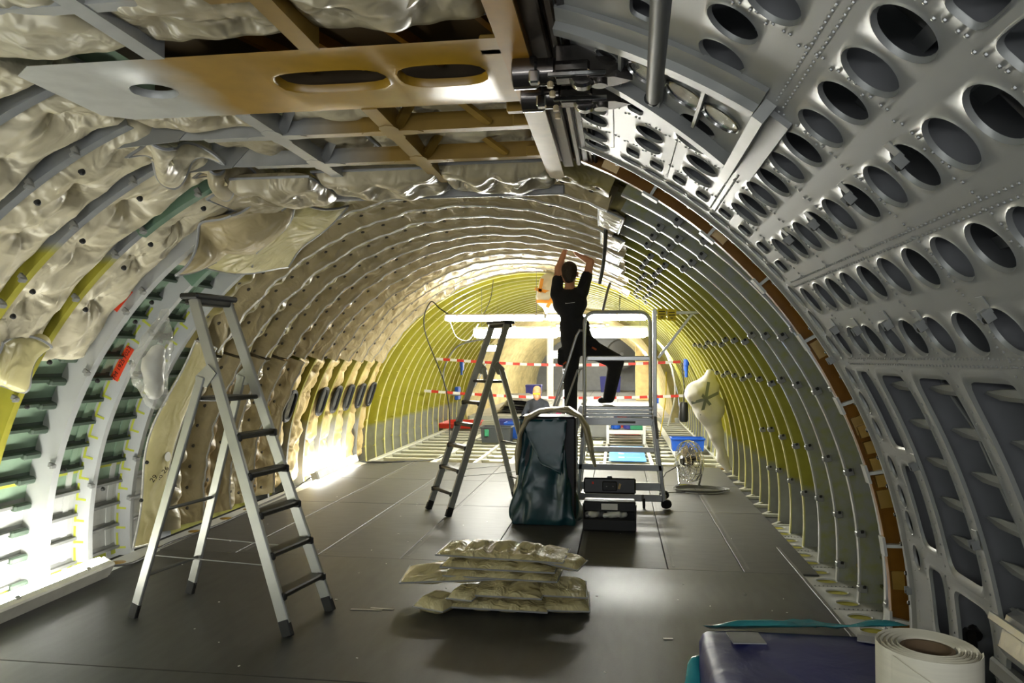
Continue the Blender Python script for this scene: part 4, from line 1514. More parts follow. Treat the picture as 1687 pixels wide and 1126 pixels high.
# woolly blankets between the bare olive frames, some with a window
G5 = 'woolly blankets between the olive frames'
for i, k in enumerate(range(8, 15)):
    bay_blanket('insulation_blanket', f'{ORD[i]} tan woolly blanket between bare olive frames near the left floor lamp', FR(k) + .02, FR(k + 1) - .02, 149, 184, 3.08, .165, 'film_wool', k * 1.1, G5, nd=2, step=7, nu=16, dd=.4, seam=None, folds=.03)
first = True
for i, k in enumerate((8, 10, 11, 12, 13, 14)):
    yc = FR(k) + .27
    ring = []
    t_c = 162.2
    pts = []
    for a in range(28):
        q = 2 * math.pi * a / 28
        s = lambda v: math.copysign(abs(v) ** .75, v)
        pts.append(cyl(t_c + 3.9 * s(math.sin(q)), yc + .12 * s(math.cos(q)), 2.885))
    g = tag(empty('window_%d' % (i + 1), cyl(t_c, yc, 2.97)), 'cabin window with black rubber surround between the olive frames', kind='structure')
    off = Vector(cyl(t_c, yc, 2.97))
    into(MB().tube(pts, .022, 8, closed=True).build('window_frame', 'dark_rubber', g), off)
    m2 = MB()
    m2.add([cyl(t_c, yc, 2.888)] + pts, [(0, j + 1, (j + 1) % 28 + 1) for j in range(28)])
    m2.add([cyl(t_c, yc, 2.90)] + [tuple(np.array(p) * 1.0 + np.array([math.cos(math.radians(t_c)), 0, math.sin(math.radians(t_c))]) * .015) for p in pts], [(0, (j + 1) % 28 + 1, j + 1) for j in range(28)])
    into(m2.build('window_pane', 'window_glass', g), off)
# yellow blanket panel with numbers, leaning on the third white frame
mb = MB()
P00, P10, P11, P01 = (cyl(184.0, 6.19, 2.90), cyl(184.5, 6.50, 2.86), cyl(146.0, 6.62, 2.84), cyl(145.0, 6.25, 2.88))


def bendc(u, v):
    # push the straight patch out to the wall curve
    s = np.sin(v * math.pi) * -.125
    a = math.radians(167)
    return np.stack([-s * math.cos(a) + 0 * u, 0 * s * u + .05 * np.sin(v * 9) * (1 - u), -s * math.sin(a) + 0 * u], -1)


yb_ = thing_pillow('insulation_blanket', 'pale yellow blanket panel marked 29 and 26 beside the third white frame', (P10, P00, P01, P11), .05, 'film_yellow', nu=22, nv=50, dim=(2, 5), seed=31, bend=lambda u, v: bendc(1 - u, v), seam='seam_silver', dd=.5)
for (txt, t, yy, sz) in (('29', 171.8, 6.30, .07), ('fo 26', 171.2, 6.43, .065)):
    a = math.radians(t)
    nrm = Vector((-math.cos(a) * .9, -.45, -math.sin(a) * .9)).normalized()
    up = Vector((-.05, .25, 1)).normalized()
    tx = up.cross(nrm).normalized()
    up = nrm.cross(tx)
    mw = Matrix.Translation(Vector(cyl(t, yy, 2.80))) @ Matrix((tx, up, nrm)).transposed().to_4x4() @ Matrix.Rotation(1.1, 4, 'Z')
    text_mesh('handwriting', txt, sz, mw, 'ink', yb_)
MB().lathe([(.045, 0), (.045, .006), (.022, .008), (.022, .001)], cyl(168, 6.45, 2.79), 16, Matrix.Rotation(-math.pi / 2, 3, 'Y')).build('white_washer', 'white_tape', yb_)
# loose flaps hanging from the crown near the bare bays
thing_pillow('insulation_flap', 'creased cream blanket flap hanging loose above the near stepladder', (cyl(130, 5.10, 2.83), cyl(117, 4.85, 2.86), cyl(109, 5.25, 2.84), cyl(126, 5.85, 2.76)), .05, 'film_flap', nu=44, nv=40, dim=(2, 2), seed=41, wob=.04, dd=.4, group=None, seam='seam_grey', bend=lambda u, v: np.stack([.05 * np.sin(7 * u + 3 * v), .03 * np.sin(9 * v + u), -.07 * np.sin(4 * v + 2) * np.cos(6 * u)], -1))
thing_pillow('insulation_flap', 'long pale flap of blanket draped behind the loose creased flap', (cyl(129.5, 5.36, 2.87), cyl(112, 5.30, 2.86), cyl(105.5, 5.75, 2.84), cyl(125.5, 6.55, 2.82)), .035, 'film_yellow', nu=44, nv=30, dim=(3, 1), seed=43, wob=.02, dd=.3, bend=lambda u, v: np.stack([.03 * np.sin(5 * u + 2 * v), .02 * np.sin(6 * v) + 0 * u, -.05 * np.sin(5 * u + 4 * v)], -1))
thing_pillow('insulation_flap', 'crumpled silvery flap at the left end of the beam grid', (cyl(117, 4.62, 2.86), cyl(112, 4.60, 2.88), cyl(109, 5.2, 2.82), cyl(116, 5.3, 2.80)), .05, 'film_grey', nu=22, nv=20, dim=(1, 1), seed=44, wob=.035, dd=.3)
thing_pillow('insulation_flap', 'small pale flap tucked under the corner gusset of the beam grid', (cyl(115.5, 3.70, 2.86), cyl(111, 3.72, 2.87), cyl(110, 4.15, 2.86), cyl(115.5, 4.12, 2.84)), .07, 'film_cream', nu=30, nv=30, dim=(2, 1), seed=45, wob=.04, dd=.5, bend=lambda u, v: np.stack([.04 * np.sin(6 * v + 2 * u), .04 * np.sin(7 * u + v), .05 * np.sin(5 * u + 5 * v)], -1))
thing_pillow('insulation_flap', 'second pale flap tucked between the two corner gussets', (cyl(114.5, 4.27, 2.86), cyl(110.5, 4.27, 2.87), cyl(109.5, 4.6, 2.86), cyl(114.5, 4.6, 2.84)), .07, 'film_grey', nu=30, nv=30, dim=(2, 1), seed=46, wob=.04, dd=.5, bend=lambda u, v: np.stack([.03 * np.sin(6 * v + 3 * u), .04 * np.sin(8 * u + v), .05 * np.sin(6 * u + 4 * v)], -1))
thing_pillow('insulation_blanket', 'small yellowed blanket end hanging at the left picture edge', (cyl(153.5, 4.12, 2.86), cyl(146, 4.12, 2.86), cyl(146, 4.52, 2.85), cyl(153, 4.50, 2.85)), .08, 'film_yellow', nu=30, nv=30, dim=(1, 1), seed=47, wob=.03, bend=lambda u, v: np.stack([.02 * np.sin(6 * v + 3 * u), .03 * np.sin(8 * u + v), .04 * np.sin(6 * u + 4 * v)], -1))
MB().arc([(2.93, 5.70), (2.87, 5.70), (2.87, 5.9), (2.93, 5.9)], 111.5, 116, 4).build('green_bracket', 'green_paint', wall_left)
spl = lambda y, a, b: MB().arc([(3.08, y - .012), (2.885, y - .012), (2.885, y + .055), (2.892, y + .055), (2.892, y - .006), (3.08, y - .006)], a, b).build('frame_splice', 'green_paint', wall_left)
spl(FR(2), 121, 134)
spl(FR(0), 115, 127)
# torn blanket ends at the right edge of the crown
for i, k in enumerate((2, 4, 6, 8)):
    t = 63.2
    thing_pillow('insulation_flap', f'{ORD[i]} ragged end of ceiling blanket along the bare right frames', (cyl(t + 2.5, FR(k) + .1, 2.90), cyl(t - 1.5 - .4 * (i % 2), FR(k) + .05, 2.89), cyl(t - 1.0, FR(k) + .62, 2.86), cyl(t + 2.5, FR(k) + .7, 2.87)), .04, 'film_cream', nu=14, nv=18, dim=(1, 2), seed=50 + i, wob=.035, dd=.3, group='ragged crown blanket ends')

# the shell stands a little wider on the door side than the door frame: shift that half outwards
def widen(o):
    if o.type == 'MESH' and o.location.length < 1e-6:
        n = len(o.data.vertices)
        co = np.empty(n * 3)
        o.data.vertices.foreach_get('co', co)
        co = co.reshape(-1, 3)
        q = co[:, 0] - XC
        co[:, 0] = np.where(q > 0, XC + q * 1.055, co[:, 0])
        o.data.vertices.foreach_set('co', co.ravel())
        o.data.update()
    elif o.location.x > XC:
        o.location.x = XC + (o.location.x - XC) * 1.055
        return
    for c in o.children:
        widen(c)


widen(wall_right)
widen(wall_left)
for o_ in [o for o in COL.objects if o.parent is None and o.name.startswith('insulation') and o.get('group') in (G3, 'ragged crown blanket ends')]:
    widen(o_)

# ================================================================== THINGS
# ---------------------------------------------------------------- stepladders


def make_ladder(label):
    """local: step side at +x=0 facing -x ... feet of the steps at x=0, rear feet at x=1.20, width along y"""
    g = empty('stepladder')
    tag(g, label, 'stepladder', 'aluminium stepladders')
    W0, W1 = .245, .165           # half widths at floor and top
    HT, HP = 2.12, 1.45
    X0, XT = 0.0, .80
    rail = lambda s, z: Vector((X0 + (XT - X0) * z / HT, s * (W0 + (W1 - W0) * z / HT), z))
    rear = lambda s, z: Vector((1.18 + (.69 - 1.18) * z / 1.62, s * (W0 + .02 + (W1 - W0) * z / HT), z))
    for s in (-1, 1):
        r_ = MB().bar(rail(s, .07), rail(s, HT), .03, .078, up=(1, 0, .3), bev=.006).build('front_rail', 'rail_alu', g)
        MB().bar(rail(s, 0), rail(s, .10), .036, .075, up=(1, 0, .3), bev=.006).build('rubber_foot', 'dark_rubber', r_)
        q = MB().bar(rear(s, .07), rear(s, 1.60), .028, .065, up=(1, 0, -.3), bev=.006).build('rear_leg', 'rail_alu', g)
        MB().bar(rear(s, 0), rear(s, .10), .034, .065, up=(1, 0, -.3), bev=.006).build('rubber_foot', 'dark_rubber', q)
        hp = rear(s, 1.58)
        MB().prism([(hp.x - .05, 1.53), (hp.x + .035, 1.53), (hp.x + .04, 1.60), (rail(s, 1.66).x + .02, 1.68), (rail(s, 1.62).x - .03, 1.62)], 1, s * .205 - .006, s * .205 + .006).build('hinge_plate', 'rail_alu', g)
        MB().bar(rail(s, .42) + Vector((.02, 0, 0)), rear(s, .42), .006, .006).build('spread_strap', 'cable_grey', g)
    for z in (.24, .48, .725, .965, 1.21):
        a, b = rail(-1, z), rail(1, z)
        t_ = MB().box((a + b) / 2 + Vector((0.0, 0, 0)), (.10, (b - a).length - .02, .036), bev=.009).build('step', 'ladder_step', g)
        MB().box((a + b) / 2 + Vector((-.03, -(b - a).length / 2 + .012, -.004)), (.06, .03, .05), bev=.008).build('step_end', 'black_plastic', t_)
        MB().box((a + b) / 2 + Vector((-.03, (b - a).length / 2 - .012, -.004)), (.06, .03, .05), bev=.008).build('step_end', 'black_plastic', t_)
    MB().box((.67, 0, HP), (.26, .36, .03), bev=.008).build('platform', 'ladder_step', g)
    for z in (.28, .72):
        MB().tube([rear(-1, z), rear(1, z)], .012, 8).build('rear_brace', 'cable_grey', g)
    c = rail(1, HT)
    MB().box((c.x + .01, 0, HT + .012), (.15, .42, .04), bev=.012).box((c.x + .01, 0, HT - .02), (.11, .36, .05), bev=.01).build('top_tray', 'black_plastic', g)
    return g


lad = make_ladder('near silver stepladder with black steps and a plastic bag, left of the floor')
lad.location = (-1.975, 4.66, 0)
lad.rotation_euler = (0, 0, math.atan2(.20, -1.20))
lad2 = copy_tree(lad)
lad2['label'] = 'farther dark stepladder in front of the yellow section, beside the waste bag'
lad2.location = (-1.98, 8.145, 0)
lad2.rotation_euler = (0, 0, math.atan2(.75, .90))
# yellow warning label on the near ladder rail
o = MB().box((0, 0, 0), (.04, .002, .10)).build('warning_label', 'yellow_sign', lad)
o.location = (.50, -.235, 1.33)
o.rotation_euler = (0, .28, 0)
# ---------------------------------------------------------------- plastic bag hung on the near ladder
V, F = surfnet([((-2.98, 4.60, 2.02), (-3.0, 4.56, 1.82), .03, .085), ((-3.0, 4.56, 1.82), (-3.03, 4.53, 1.6), .09, .10), ((-3.03, 4.53, 1.6), (-2.99, 4.53, 1.45), .10, .07), ((-3.07, 4.5, 1.72), (-3.08, 4.52, 1.62), .06, .06)], .016, .05)
V = V + .012 * np.stack([nz(V[:, 1], V[:, 2], V[:, 0], 30, 1), nz(V[:, 0], V[:, 2], 0, 30, 2), nz(V[:, 0], V[:, 1], 0, 25, 3)], -1)
bagn = MB().add(V, F).build('plastic_bag', 'clear_film', None, auto=180)
tag(bagn, 'clear plastic bag hanging from the top of the near stepladder', 'bag')
V, F = surfnet([((-3.02, 4.54, 1.66), (-3.0, 4.53, 1.50), .07, .055), ((-3.0, 4.56, 1.76), (-3.02, 4.54, 1.7), .05, .06)], .016, .04)
V = V + .008 * np.stack([nz(V[:, 1], V[:, 2], V[:, 0], 40, 1), nz(V[:, 0], V[:, 2], 0, 40, 2), nz(V[:, 0], V[:, 1], 0, 40, 3)], -1)
MB().add(V, F).build('bag_content', 'white_film', bagn, auto=180)

# ---------------------------------------------------------------- pile of blanket pads on the floor
GP = 'blanket pads piled on the floor'


def pad(label, x0, x1, y0, y1, z, th_, rz=0.0, dim=(3, 1), seed=0, m='film_pad', dz=0.0):
    cx, cy = (x0 + x1) / 2, (y0 + y1) / 2
    th = th_ * 1.75
    def rp(x, y, zz):
        c, s = math.cos(rz), math.sin(rz)
        return (cx + (x - cx) * c - (y - cy) * s, cy + (x - cx) * s + (y - cy) * c, zz)
    return thing_pillow('blanket_pad', label, (rp(x0, y0, z), rp(x1, y0, z + dz), rp(x1, y1, z + dz), rp(x0, y1, z)), th, m, group=GP, nu=52, nv=24, dim=dim, seed=seed, wob=.008, dd=.62, back=.6, seam='seam_grey', sr=.006, pw=3.0, ep=.75, pinch=.55)


pad('bottom pad of the pile, long with three cushions', -1.18, -.46, 4.98, 5.42, .035, .045, -.03, (4, 2), 1)
pad('short lowest pad at the right end of the pile', -.52, -.20, 5.02, 5.45, .035, .045, .05, (1, 2), 2)
pad('small square pad sticking out at the left front of the pile', -1.34, -1.10, 4.92, 5.20, .035, .05, -.35, (1, 1), 3)
pad('second small square pad next to the left front one', -1.12, -.94, 4.95, 5.22, .10, .04, -.2, (1, 1), 4)
pad('second-layer pad with two cushions in the middle of the pile', -.98, -.50, 5.00, 5.42, .115, .045, -.04, (2, 2), 5)
pad('second-layer pad with ink marks at the right of the pile', -.56, -.22, 5.08, 5.46, .115, .05, .06, (1, 2), 6, dz=-.01)
pad('wide left-leaning pad reaching out over the pile', -1.52, -.86, 5.08, 5.50, .165, .045, .10, (2, 2), 7, dz=.03)
pad('folded pad with an open right end in the third layer', -1.20, -.40, 5.10, 5.48, .205, .040, -.05, (3, 1), 8)
pad('folded upper leaf above the open pad', -1.22, -.42, 5.10, 5.48, .265, .040, -.04, (3, 1), 9)
pad('top pad of the pile with deep dimples', -1.26, -.36, 5.14, 5.54, .335, .05, -.06, (5, 2), 10, dz=-.01)
pad('narrow strip lying on the right of the top pad', -.50, -.24, 5.14, 5.40, .31, .035, -.22, (1, 1), 11, dz=-.03)
# ---------------------------------------------------------------- floor litter
for i, (x, y, L, rz, lab) in enumerate(((-1.70, 4.95, .22, .05, 'longer strip of grey tape left on the floor by the near ladder'), (-1.60, 4.985, .17, -.06, 'shorter strip of grey tape beside the longer one'), (.30, 4.70, .06, .1, 'tiny scrap of silver tape on the right floor'))):
    o = MB().box((0, 0, .005), (L, .022, .002), bev=.0008).build('tape_strip', 'silver_tape')
    o.location = (x, y, 0)
    o.rotation_euler = (0, 0, rz)
    tag(o, lab, 'tape')
mb = MB()
for i in range(60):
    x, y = rnd(-3.6, 1.3), rnd(3.8, 11)
    mb.box((x, y, .004), (rnd(.005, .02), rnd(.004, .01), .003), Matrix.Rotation(rnd(0, 3), 3, 'Z'))
o = mb.build('floor_scraps', 'white_tape')
tag(o, 'tiny pale scraps scattered over the dark floor', 'scraps', kind='stuff')

# ---------------------------------------------------------------- waste bag stand
ws = tag(empty('waste_bag_stand', (-.72, 7.85, 0)), 'dark waste bin with a teal plastic bag pulled over its front', 'waste bin')
MB().box((0, .12, .56), (.58, .40, 1.10), bev=.02).build('bin_body', 'bin_dark', ws)
mb = MB()
n, rows = 64, []
for i in range(30):
    z = i / 29
    zz = .01 + z * 1.09
    ring = []
    wx = .27 + .11 * (1 - z) ** 2.2 - .02 * z
    wy = .20 + .10 * (1 - z) ** 2
    if zz < .06:
        wx *= .9 + .1 * (zz / .06) ** .5
        wy *= .9 + .1 * (zz / .06) ** .5
    for a in range(n):
        q = 2 * math.pi * a / n
        sx = math.copysign(abs(math.cos(q)) ** .55, math.cos(q))
        sy = math.copysign(abs(math.sin(q)) ** .55, math.sin(q))
        fold = .016 * math.sin(q * 7 + 2.2 * math.sin(z * 5)) + .012 * math.sin(q * 13 - z * 9) + .018 * (1 - z) * math.sin(q * 5 + z * 14)
        cut = 0
        ring.append((-.04 + sx * (wx + fold), .10 + sy * (wy + fold), zz + .012 * math.sin(q * 5) * (1 if z > .05 else 0)))
    rows.append(ring)
mb.grid(np.array(rows), False, True)
mb.build('bag', 'teal_film', ws, auto=180)
# loose fold of the bag front
thing = MB()
pillow(thing, (-.30, -.115, 1.08), (.20, -.115, 1.08), (.14, -.16, .52), (-.06, -.15, .62), .015, nu=20, nv=22, dim=(1, 1), dd=.1, wob=.02, seed=4)
thing.build('bag_fold', 'teal_film', ws, auto=180)
# insulation strip draped over the bin
mb = MB()
path = [(-.385, 0, .50), (-.375, 0, .72), (-.345, 0, .93), (-.27, 0, 1.09), (-.14, 0, 1.165), (0, 0, 1.185), (.15, 0, 1.18), (.27, 0, 1.12), (.335, 0, 1.0), (.37, 0, .85), (.40, 0, .70), (.43, 0, .60)]
P = []
for i, p in enumerate(path):
    a = path[max(i - 1, 0)]
    b = path[min(i + 1, len(path) - 1)]
    d = Vector(b) - Vector(a)
    d.normalize()
    nn = Vector((-d.z, 0, d.x))
    wd = (.10 + .05 * math.sin(math.pi * i / 11)) * (1 if 0 < i < 11 else .5)
    th = .032 * (1 if 0 < i < 11 else .4) * (1 + .3 * math.sin(i * 2.4))
    P.append([tuple(Vector(p) + nn * th * math.sin(q) + Vector((0, 1, 0)) * wd * math.cos(q)) for q in np.linspace(0, 2 * math.pi, 14, endpoint=False)])
mb.grid(np.array(P), False, True)
o = mb.build('insulation_strip', 'film_grey', None, auto=180)
o.location = (-.66, 7.80, 0)
tag(o, 'strip of insulation draped over the top of the dark waste bin', 'insulation')

# ---------------------------------------------------------------- toolbox
tb = tag(empty('toolbox', (-.085, 7.62, 0)), 'open black toolbox standing on the floor right of the waste bin', 'toolbox')
mb = MB().box((0, 0, .02), (.52, .26, .03), bev=.008)
for (c, s) in (((0, .13, .15), (.52, .016, .26)), ((0, -.13, .07), (.52, .016, .11)), ((-.255, 0, .14), (.016, .26, .24)), ((.255, 0, .14), (.016, .26, .24))):
    mb.box(c, s, bev=.006)
mb.build('tray_body', 'black_plastic', tb)
MB().box((0, .02, .24), (.51, .20, .10), bev=.01).build('upper_tray', 'black_plastic', tb)
ld = MB().box((0, .15, .41), (.53, .05, .16), Matrix.Rotation(-.12, 3, 'X'), .015).box((0, .118, .41), (.15, .02, .10), bev=.01).box((0, .15, .495), (.05, .05, .03), bev=.008).build('lid', 'black_plastic', tb)
for x in (-.03, .035):
    MB().lathe([(.007, 0), (.007, .006), (.004, .008)], (x, .107, .41), 8, Matrix.Rotation(math.pi / 2, 3, 'X')).build('lid_stud', 'chrome', ld)
MB().box((.10, .118, .41), (.022, .004, .055), Matrix.Rotation(.25, 3, 'Y')).build('lid_label', 'cardboard', ld)
MB().box((-.17, .118, .44), (.02, .004, .024), bev=.001).build('lid_mark', 'red', ld)
for x in (-.26, .26):
    MB().box((x, -.1, .245), (.012, .03, .05), bev=.003).build('latch', 'chrome', tb)
MB().box((0, -.083, .24), (.16, .004, .06)).build('paper_label', 'white_tape', tb)
tools = (('screwdriver', 'grey-handled tool lying on top of the open toolbox tray', (-.15, -.05, .145), .16, .3, 'silver_tape'), ('rag', 'white rag stuffed in the front of the open toolbox', (.05, -.06, .15), .2, .1, 'white_film'), ('glove', 'pale work glove hanging at the left of the toolbox', (-.19, -.06, .15), .1, -.5, 'white_fabric'))
for (nm, lab, p, L, rz, m) in tools:
    V, F = surfnet([((-L / 2, 0, 0), (L / 2, .01, .01), .022, .03), ((-L / 4, .02, .01), (L / 5, -.02, .02), .03, .026), ((L / 3, 0, 0), (L / 2, .04, .0), .02, .014)], .011, .02)
    o = MB().add(V + .004 * np.stack([nz(V[:, 1], V[:, 2], V[:, 0], 60, 1)] * 3, -1), F).build(nm, m, None, auto=180)
    o.location = Vector((-.085, 7.62, 0)) + Vector(p)
    o.rotation_euler = (0, 0, rz)
    tag(o, lab, {'screwdriver': 'tool', 'rag': 'rag', 'glove': 'glove'}[nm])

# ---------------------------------------------------------------- rolling work platform
wp = tag(empty('work_platform', (0, 8.95, 0)), 'aluminium rolling work platform with guard rails under the standing worker', 'work platform')
xl, xr, yf, yb2 = -.38, .40, -.25, .33
MB().box(((xl + xr) / 2, .04, 1.155), (xr - xl, .60, .03), bev=.005).build('deck', 'aluminium', wp)
for i in range(4):
    MB().box(((xl + xr) / 2, yf - .012, 1.148 - i * .042), (xr - xl - .02, .03, .036), bev=.008).build('front_fascia', 'aluminium', wp)
MB().box(((xl + xr) / 2, yf - .012, .985), (xr - xl + .02, .025, .075), bev=.005).build('front_fascia', 'aluminium', wp)
MB().box((.10, yf - .027, .985), (.20, .004, .025)).build('name_plate', 'cable_grey', wp)
for (y, nm) in ((yf, 'front_rail_hoop'), (yb2, 'back_rail_hoop')):
    pts = [(xl, y, 1.0), (xl, y, 2.12)]
    for a in range(7):
        q = math.pi - math.pi / 2 * a / 6
        pts.append((xl + .13 + .13 * math.cos(q), y, 2.12 + .13 * math.sin(q)))
    for a in range(7):
        q = math.pi / 2 - math.pi / 2 * a / 6
        pts.append((xr - .16 + .13 * math.cos(q), y, 2.12 + .13 * math.sin(q)))
    pts.append((xr - .03, y, 1.0))
    if nm == 'front_rail_hoop':
        MB().tube(pts, .021, 10).build(nm, 'aluminium', wp)
MB().box(((xl + xr) / 2, yf, 1.715), (xr - xl - .06, .035, .055), bev=.008).build('mid_rail', 'aluminium', wp)
MB().box((xr + .02, yf, 1.60), (.045, .05, 1.36), bev=.006).build('mast', 'aluminium', wp)
MB().box((xr + .02, yb2, 1.60), (.045, .05, 1.1), bev=.006).build('mast', 'aluminium', wp)
ar = MB().box((xr + .26, yf, 2.235), (.50, .04, .035), bev=.005).build('bracket_arm', 'aluminium', wp)
MB().bar((xr + .44, yf, 2.22), (xr + .06, yf, 1.72), .018, .03, bev=.003).build('arm_strut', 'aluminium', wp)
for i, x in enumerate((xr + .10, xr + .21)):
    sg = MB().box((x, yf - .03, 2.22 - .012 * i), (.10, .006, .13), bev=.001).build('yellow_tag', 'yellow_sign', wp)
    for j, z in enumerate((.03, .0, -.035)):
        MB().box((x, yf - .0345, 2.22 - .012 * i + z), (.07 if j < 2 else .03, .002, .009)).build('tag_print', 'ink', sg)
for s, x0, x1 in ((1, xr + .01, xr + .12), (-1, xl, xl - .08)):
    for y in (yf, yb2):
        l_ = MB().bar((x0, y, 1.0), (x1, y, .09), .07, .045, up=(1, 0, 0), bev=.006).build('leg', 'aluminium', wp)
        MB().bar((x0 + .01 * s, y - .03, 1.06), (x0 + .035 * s, y - .03, .80), .10, .03, up=(1, 0, 0), bev=.01).build('leg_joint', 'pole_grey', l_)
for (z, h_, y) in ((.47, .07, yf - .02), (.60, .06, yb2), (.25, .09, yf + .02), (.12, .08, yf + .02)):
    MB().box((.02, y, z), (.98, .03, h_), bev=.006).build('cross_bar', 'aluminium', wp)
for (x, y) in ((xr + .13, yf), (xr - .12, yf + .02), (xr + .14, yb2), (xl - .1, yb2)):
    cs = MB().box((x, y, .12), (.03, .05, .08), bev=.005).build('caster_fork', 'pole_grey', wp)
    MB().lathe([(.05, -.016), (.06, -.012), (.06, .012), (.05, .016)], (x + .012, y, .06), 18, Matrix.Rotation(math.pi / 2, 3, 'Y') if x < .5 else Matrix.Rotation(math.pi / 2 + .5, 3, 'X')).build('caster_wheel', 'dark_rubber', cs)
# stairs descending to the left behind the bin
for y in (-.20, .30):
    MB().bar((xl - .02, y, 1.16), (xl - .46, y, .04), .03, .08, bev=.005).build('stair_stringer', 'aluminium', wp)
for i in range(4):
    z = 1.0 - .235 * i
    MB().box((xl - .10 - .088 * i, .05, z), (.19, .48, .025), bev=.005).build('tread', 'aluminium', wp)
for y in (-.24, .34):
    MB().tube([(xl + .0, y, 2.03), (xl - .055, y, 2.045), (xl - .09, y, 1.98), (xl - .47, y, .80)], .017, 8).build('hand_rail', 'aluminium', wp)
    MB().tube([(xl + .0, y, 1.60), (xl - .08, y, 1.58), (xl - .36, y, .78)], .012, 8).build('hand_rail', 'aluminium', wp)

# ---------------------------------------------------------------- people


def person(name, label, prims, h, k, cloth, bones_mat, hands=()):
    """prims: rounded cones with a material key as 6th entry"""
    V, F = surfnet([p[:5] for p in prims], h, k)
    mb = MB().add(V, F)
    for hd in hands:
        V2, F2 = surfnet(hd, .007, .012)
        mb.add(V2, F2)
    o = mb.build(name, cloth[0], None, auto=180)
    for c in cloth[1:]:
        o.data.materials.append(M[c])
    C = np.array([p.center for p in o.data.polygons])
    best = np.full(len(C), 1e9)
    mi = np.zeros(len(C), int)
    for p in prims:
        a, b = np.array(p[0]), np.array(p[1])
        ab = b - a
        q = C - a
        hh = np.clip((q @ ab) / max(ab @ ab, 1e-9), 0, 1)
        d = np.linalg.norm(q - hh[:, None] * ab, axis=1) - (p[2] + (p[3] - p[2]) * hh)
        s = d < best
        best[s] = d[s]
        mi[s] = p[5]
    nb = len(F)
    mi[nb:] = cloth.index('skin')
    o.data.polygons.foreach_set('material_index', mi.tolist())
    o.data.update()
    tag(o, label, 'person')
    return o


def hand(w, d, up_side, curl, s=1.0):
    """palm from wrist w along d; fingers bent; up_side = thumb side direction"""
    w, d, sd = Vector(w), Vector(d).normalized(), Vector(up_side)
    sd = (sd - d * sd.dot(d)).normalized()
    nn = Vector(curl)
    nn = (nn - d * nn.dot(d)).normalized()
    out = [(tuple(w), tuple(w + d * .04 * s), .026, .024), (tuple(w + d * .03 + sd * .02), tuple(w + d * .085 + sd * .025), .018, .015), (tuple(w + d * .03 - sd * .02), tuple(w + d * .08 - sd * .026), .018, .014), (tuple(w + d * .03), tuple(w + d * .085), .018, .016)]
    for i, (o_, L) in enumerate(((.030, .07), (.010, .08), (-.010, .075), (-.029, .058))):
        b = w + d * .085 + sd * o_
        m_ = b + d * L * .5 + nn * L * .18 + sd * o_ * .2
        e = m_ + d * L * .32 + nn * L * .40
        out += [(tuple(b), tuple(m_), .0095, .009), (tuple(m_), tuple(e), .009, .0075)]
    b = w + d * .03 + sd * .028
    m_ = b + d * .035 + sd * .03 + nn * .012
    out += [(tuple(b), tuple(m_), .013, .011), (tuple(m_), tuple(m_ + d * .03 + sd * .006 + nn * .015), .011, .009)]
    return out


S, B, T, BT = 1, 0, 2, 3     # skin, shirt, trousers, boots
ps = [
    ((-.55, 8.93, 2.27), (-.57, 8.93, 2.41), .145, .13, .05, B),
    ((-.65, 8.93, 2.36), (-.47, 8.93, 2.37), .115, .115, .05, B),
    ((-.70, 8.93, 2.46), (-.43, 8.93, 2.49), .07, .07, .05, B),
    ((-.57, 8.90, 2.10), (-.44, 8.90, 2.10), .115, .115, .05, B),
    ((-.55, 8.90, 1.97), (-.42, 8.90, 1.96), .125, .125, .05, T),
    ((-.565, 8.93, 2.50), (-.565, 8.95, 2.63), .062, .056, .03, S),
    ((-.568, 8.955, 2.70), (-.568, 8.945, 2.765), .082, .092, .03, S),
    ((-.568, 9.0, 2.665), (-.568, 8.97, 2.70), .055, .07, .03, S),
    # left arm
    ((-.725, 8.93, 2.48), (-.712, 8.97, 2.65), .074, .066, .03, B),
    ((-.712, 8.97, 2.63), (-.70, 9.0, 2.80), .052, .045, .03, S),
    ((-.70, 9.0, 2.80), (-.635, 9.05, 3.0), .046, .031, .02, S),
    # right arm
    ((-.41, 8.93, 2.52), (-.365, 8.97, 2.69), .076, .068, .03, B),
    ((-.365, 8.97, 2.67), (-.32, 9.0, 2.87), .052, .045, .03, S),
    ((-.32, 9.0, 2.87), (-.485, 9.04, 2.985), .046, .031, .02, S),
    # left leg (standing on the stair)
    ((-.54, 8.90, 1.90), (-.555, 8.90, 1.48), .118, .082, .04, T),
    ((-.555, 8.90, 1.48), (-.555, 8.93, 1.11), .084, .078, .03, T),
    ((-.555, 8.93, 1.065), (-.555, 9.09, 1.05), .045, .04, .02, BT),
    # right leg (bent, on the deck)
    ((-.42, 8.90, 1.88), (-.02, 8.93, 1.68), .122, .092, .04, T),
    ((-.02, 8.93, 1.67), (-.10, 9.0, 1.27), .088, .072, .03, T),
    ((-.09, 9.0, 1.225), (-.20, 9.06, 1.21), .044, .038, .02, BT),
    # pockets
    ((-.66, 8.88, 1.80), (-.66, 8.88, 1.68), .045, .05, .02, T),
    ((-.33, 8.80, 1.93), (-.25, 8.82, 1.86), .06, .055, .03, T),
]
worker = person('person', 'worker in black T-shirt and trousers standing on the platform, arms raised to the ceiling', ps, .0145, .03, ['cloth_black', 'skin', 'trouser_black', 'dark_rubber'], None,
                hands=(hand((-.635, 9.05, 2.995), (.35, .2, 1), (.3, -1, 0), (.4, .8, 0)), hand((-.485, 9.04, 2.985), (-.6, .2, .7), (-.3, -1, 0), (0, .8, .3))))
V, F = surfnet([((-.568, 8.935, 2.715), (-.568, 8.93, 2.775), .083, .096), ((-.568, 8.91, 2.66), (-.568, 8.92, 2.71), .055, .08), ((-.568, 8.975, 2.80), (-.568, 8.96, 2.79), .08, .08)], .012, .02)
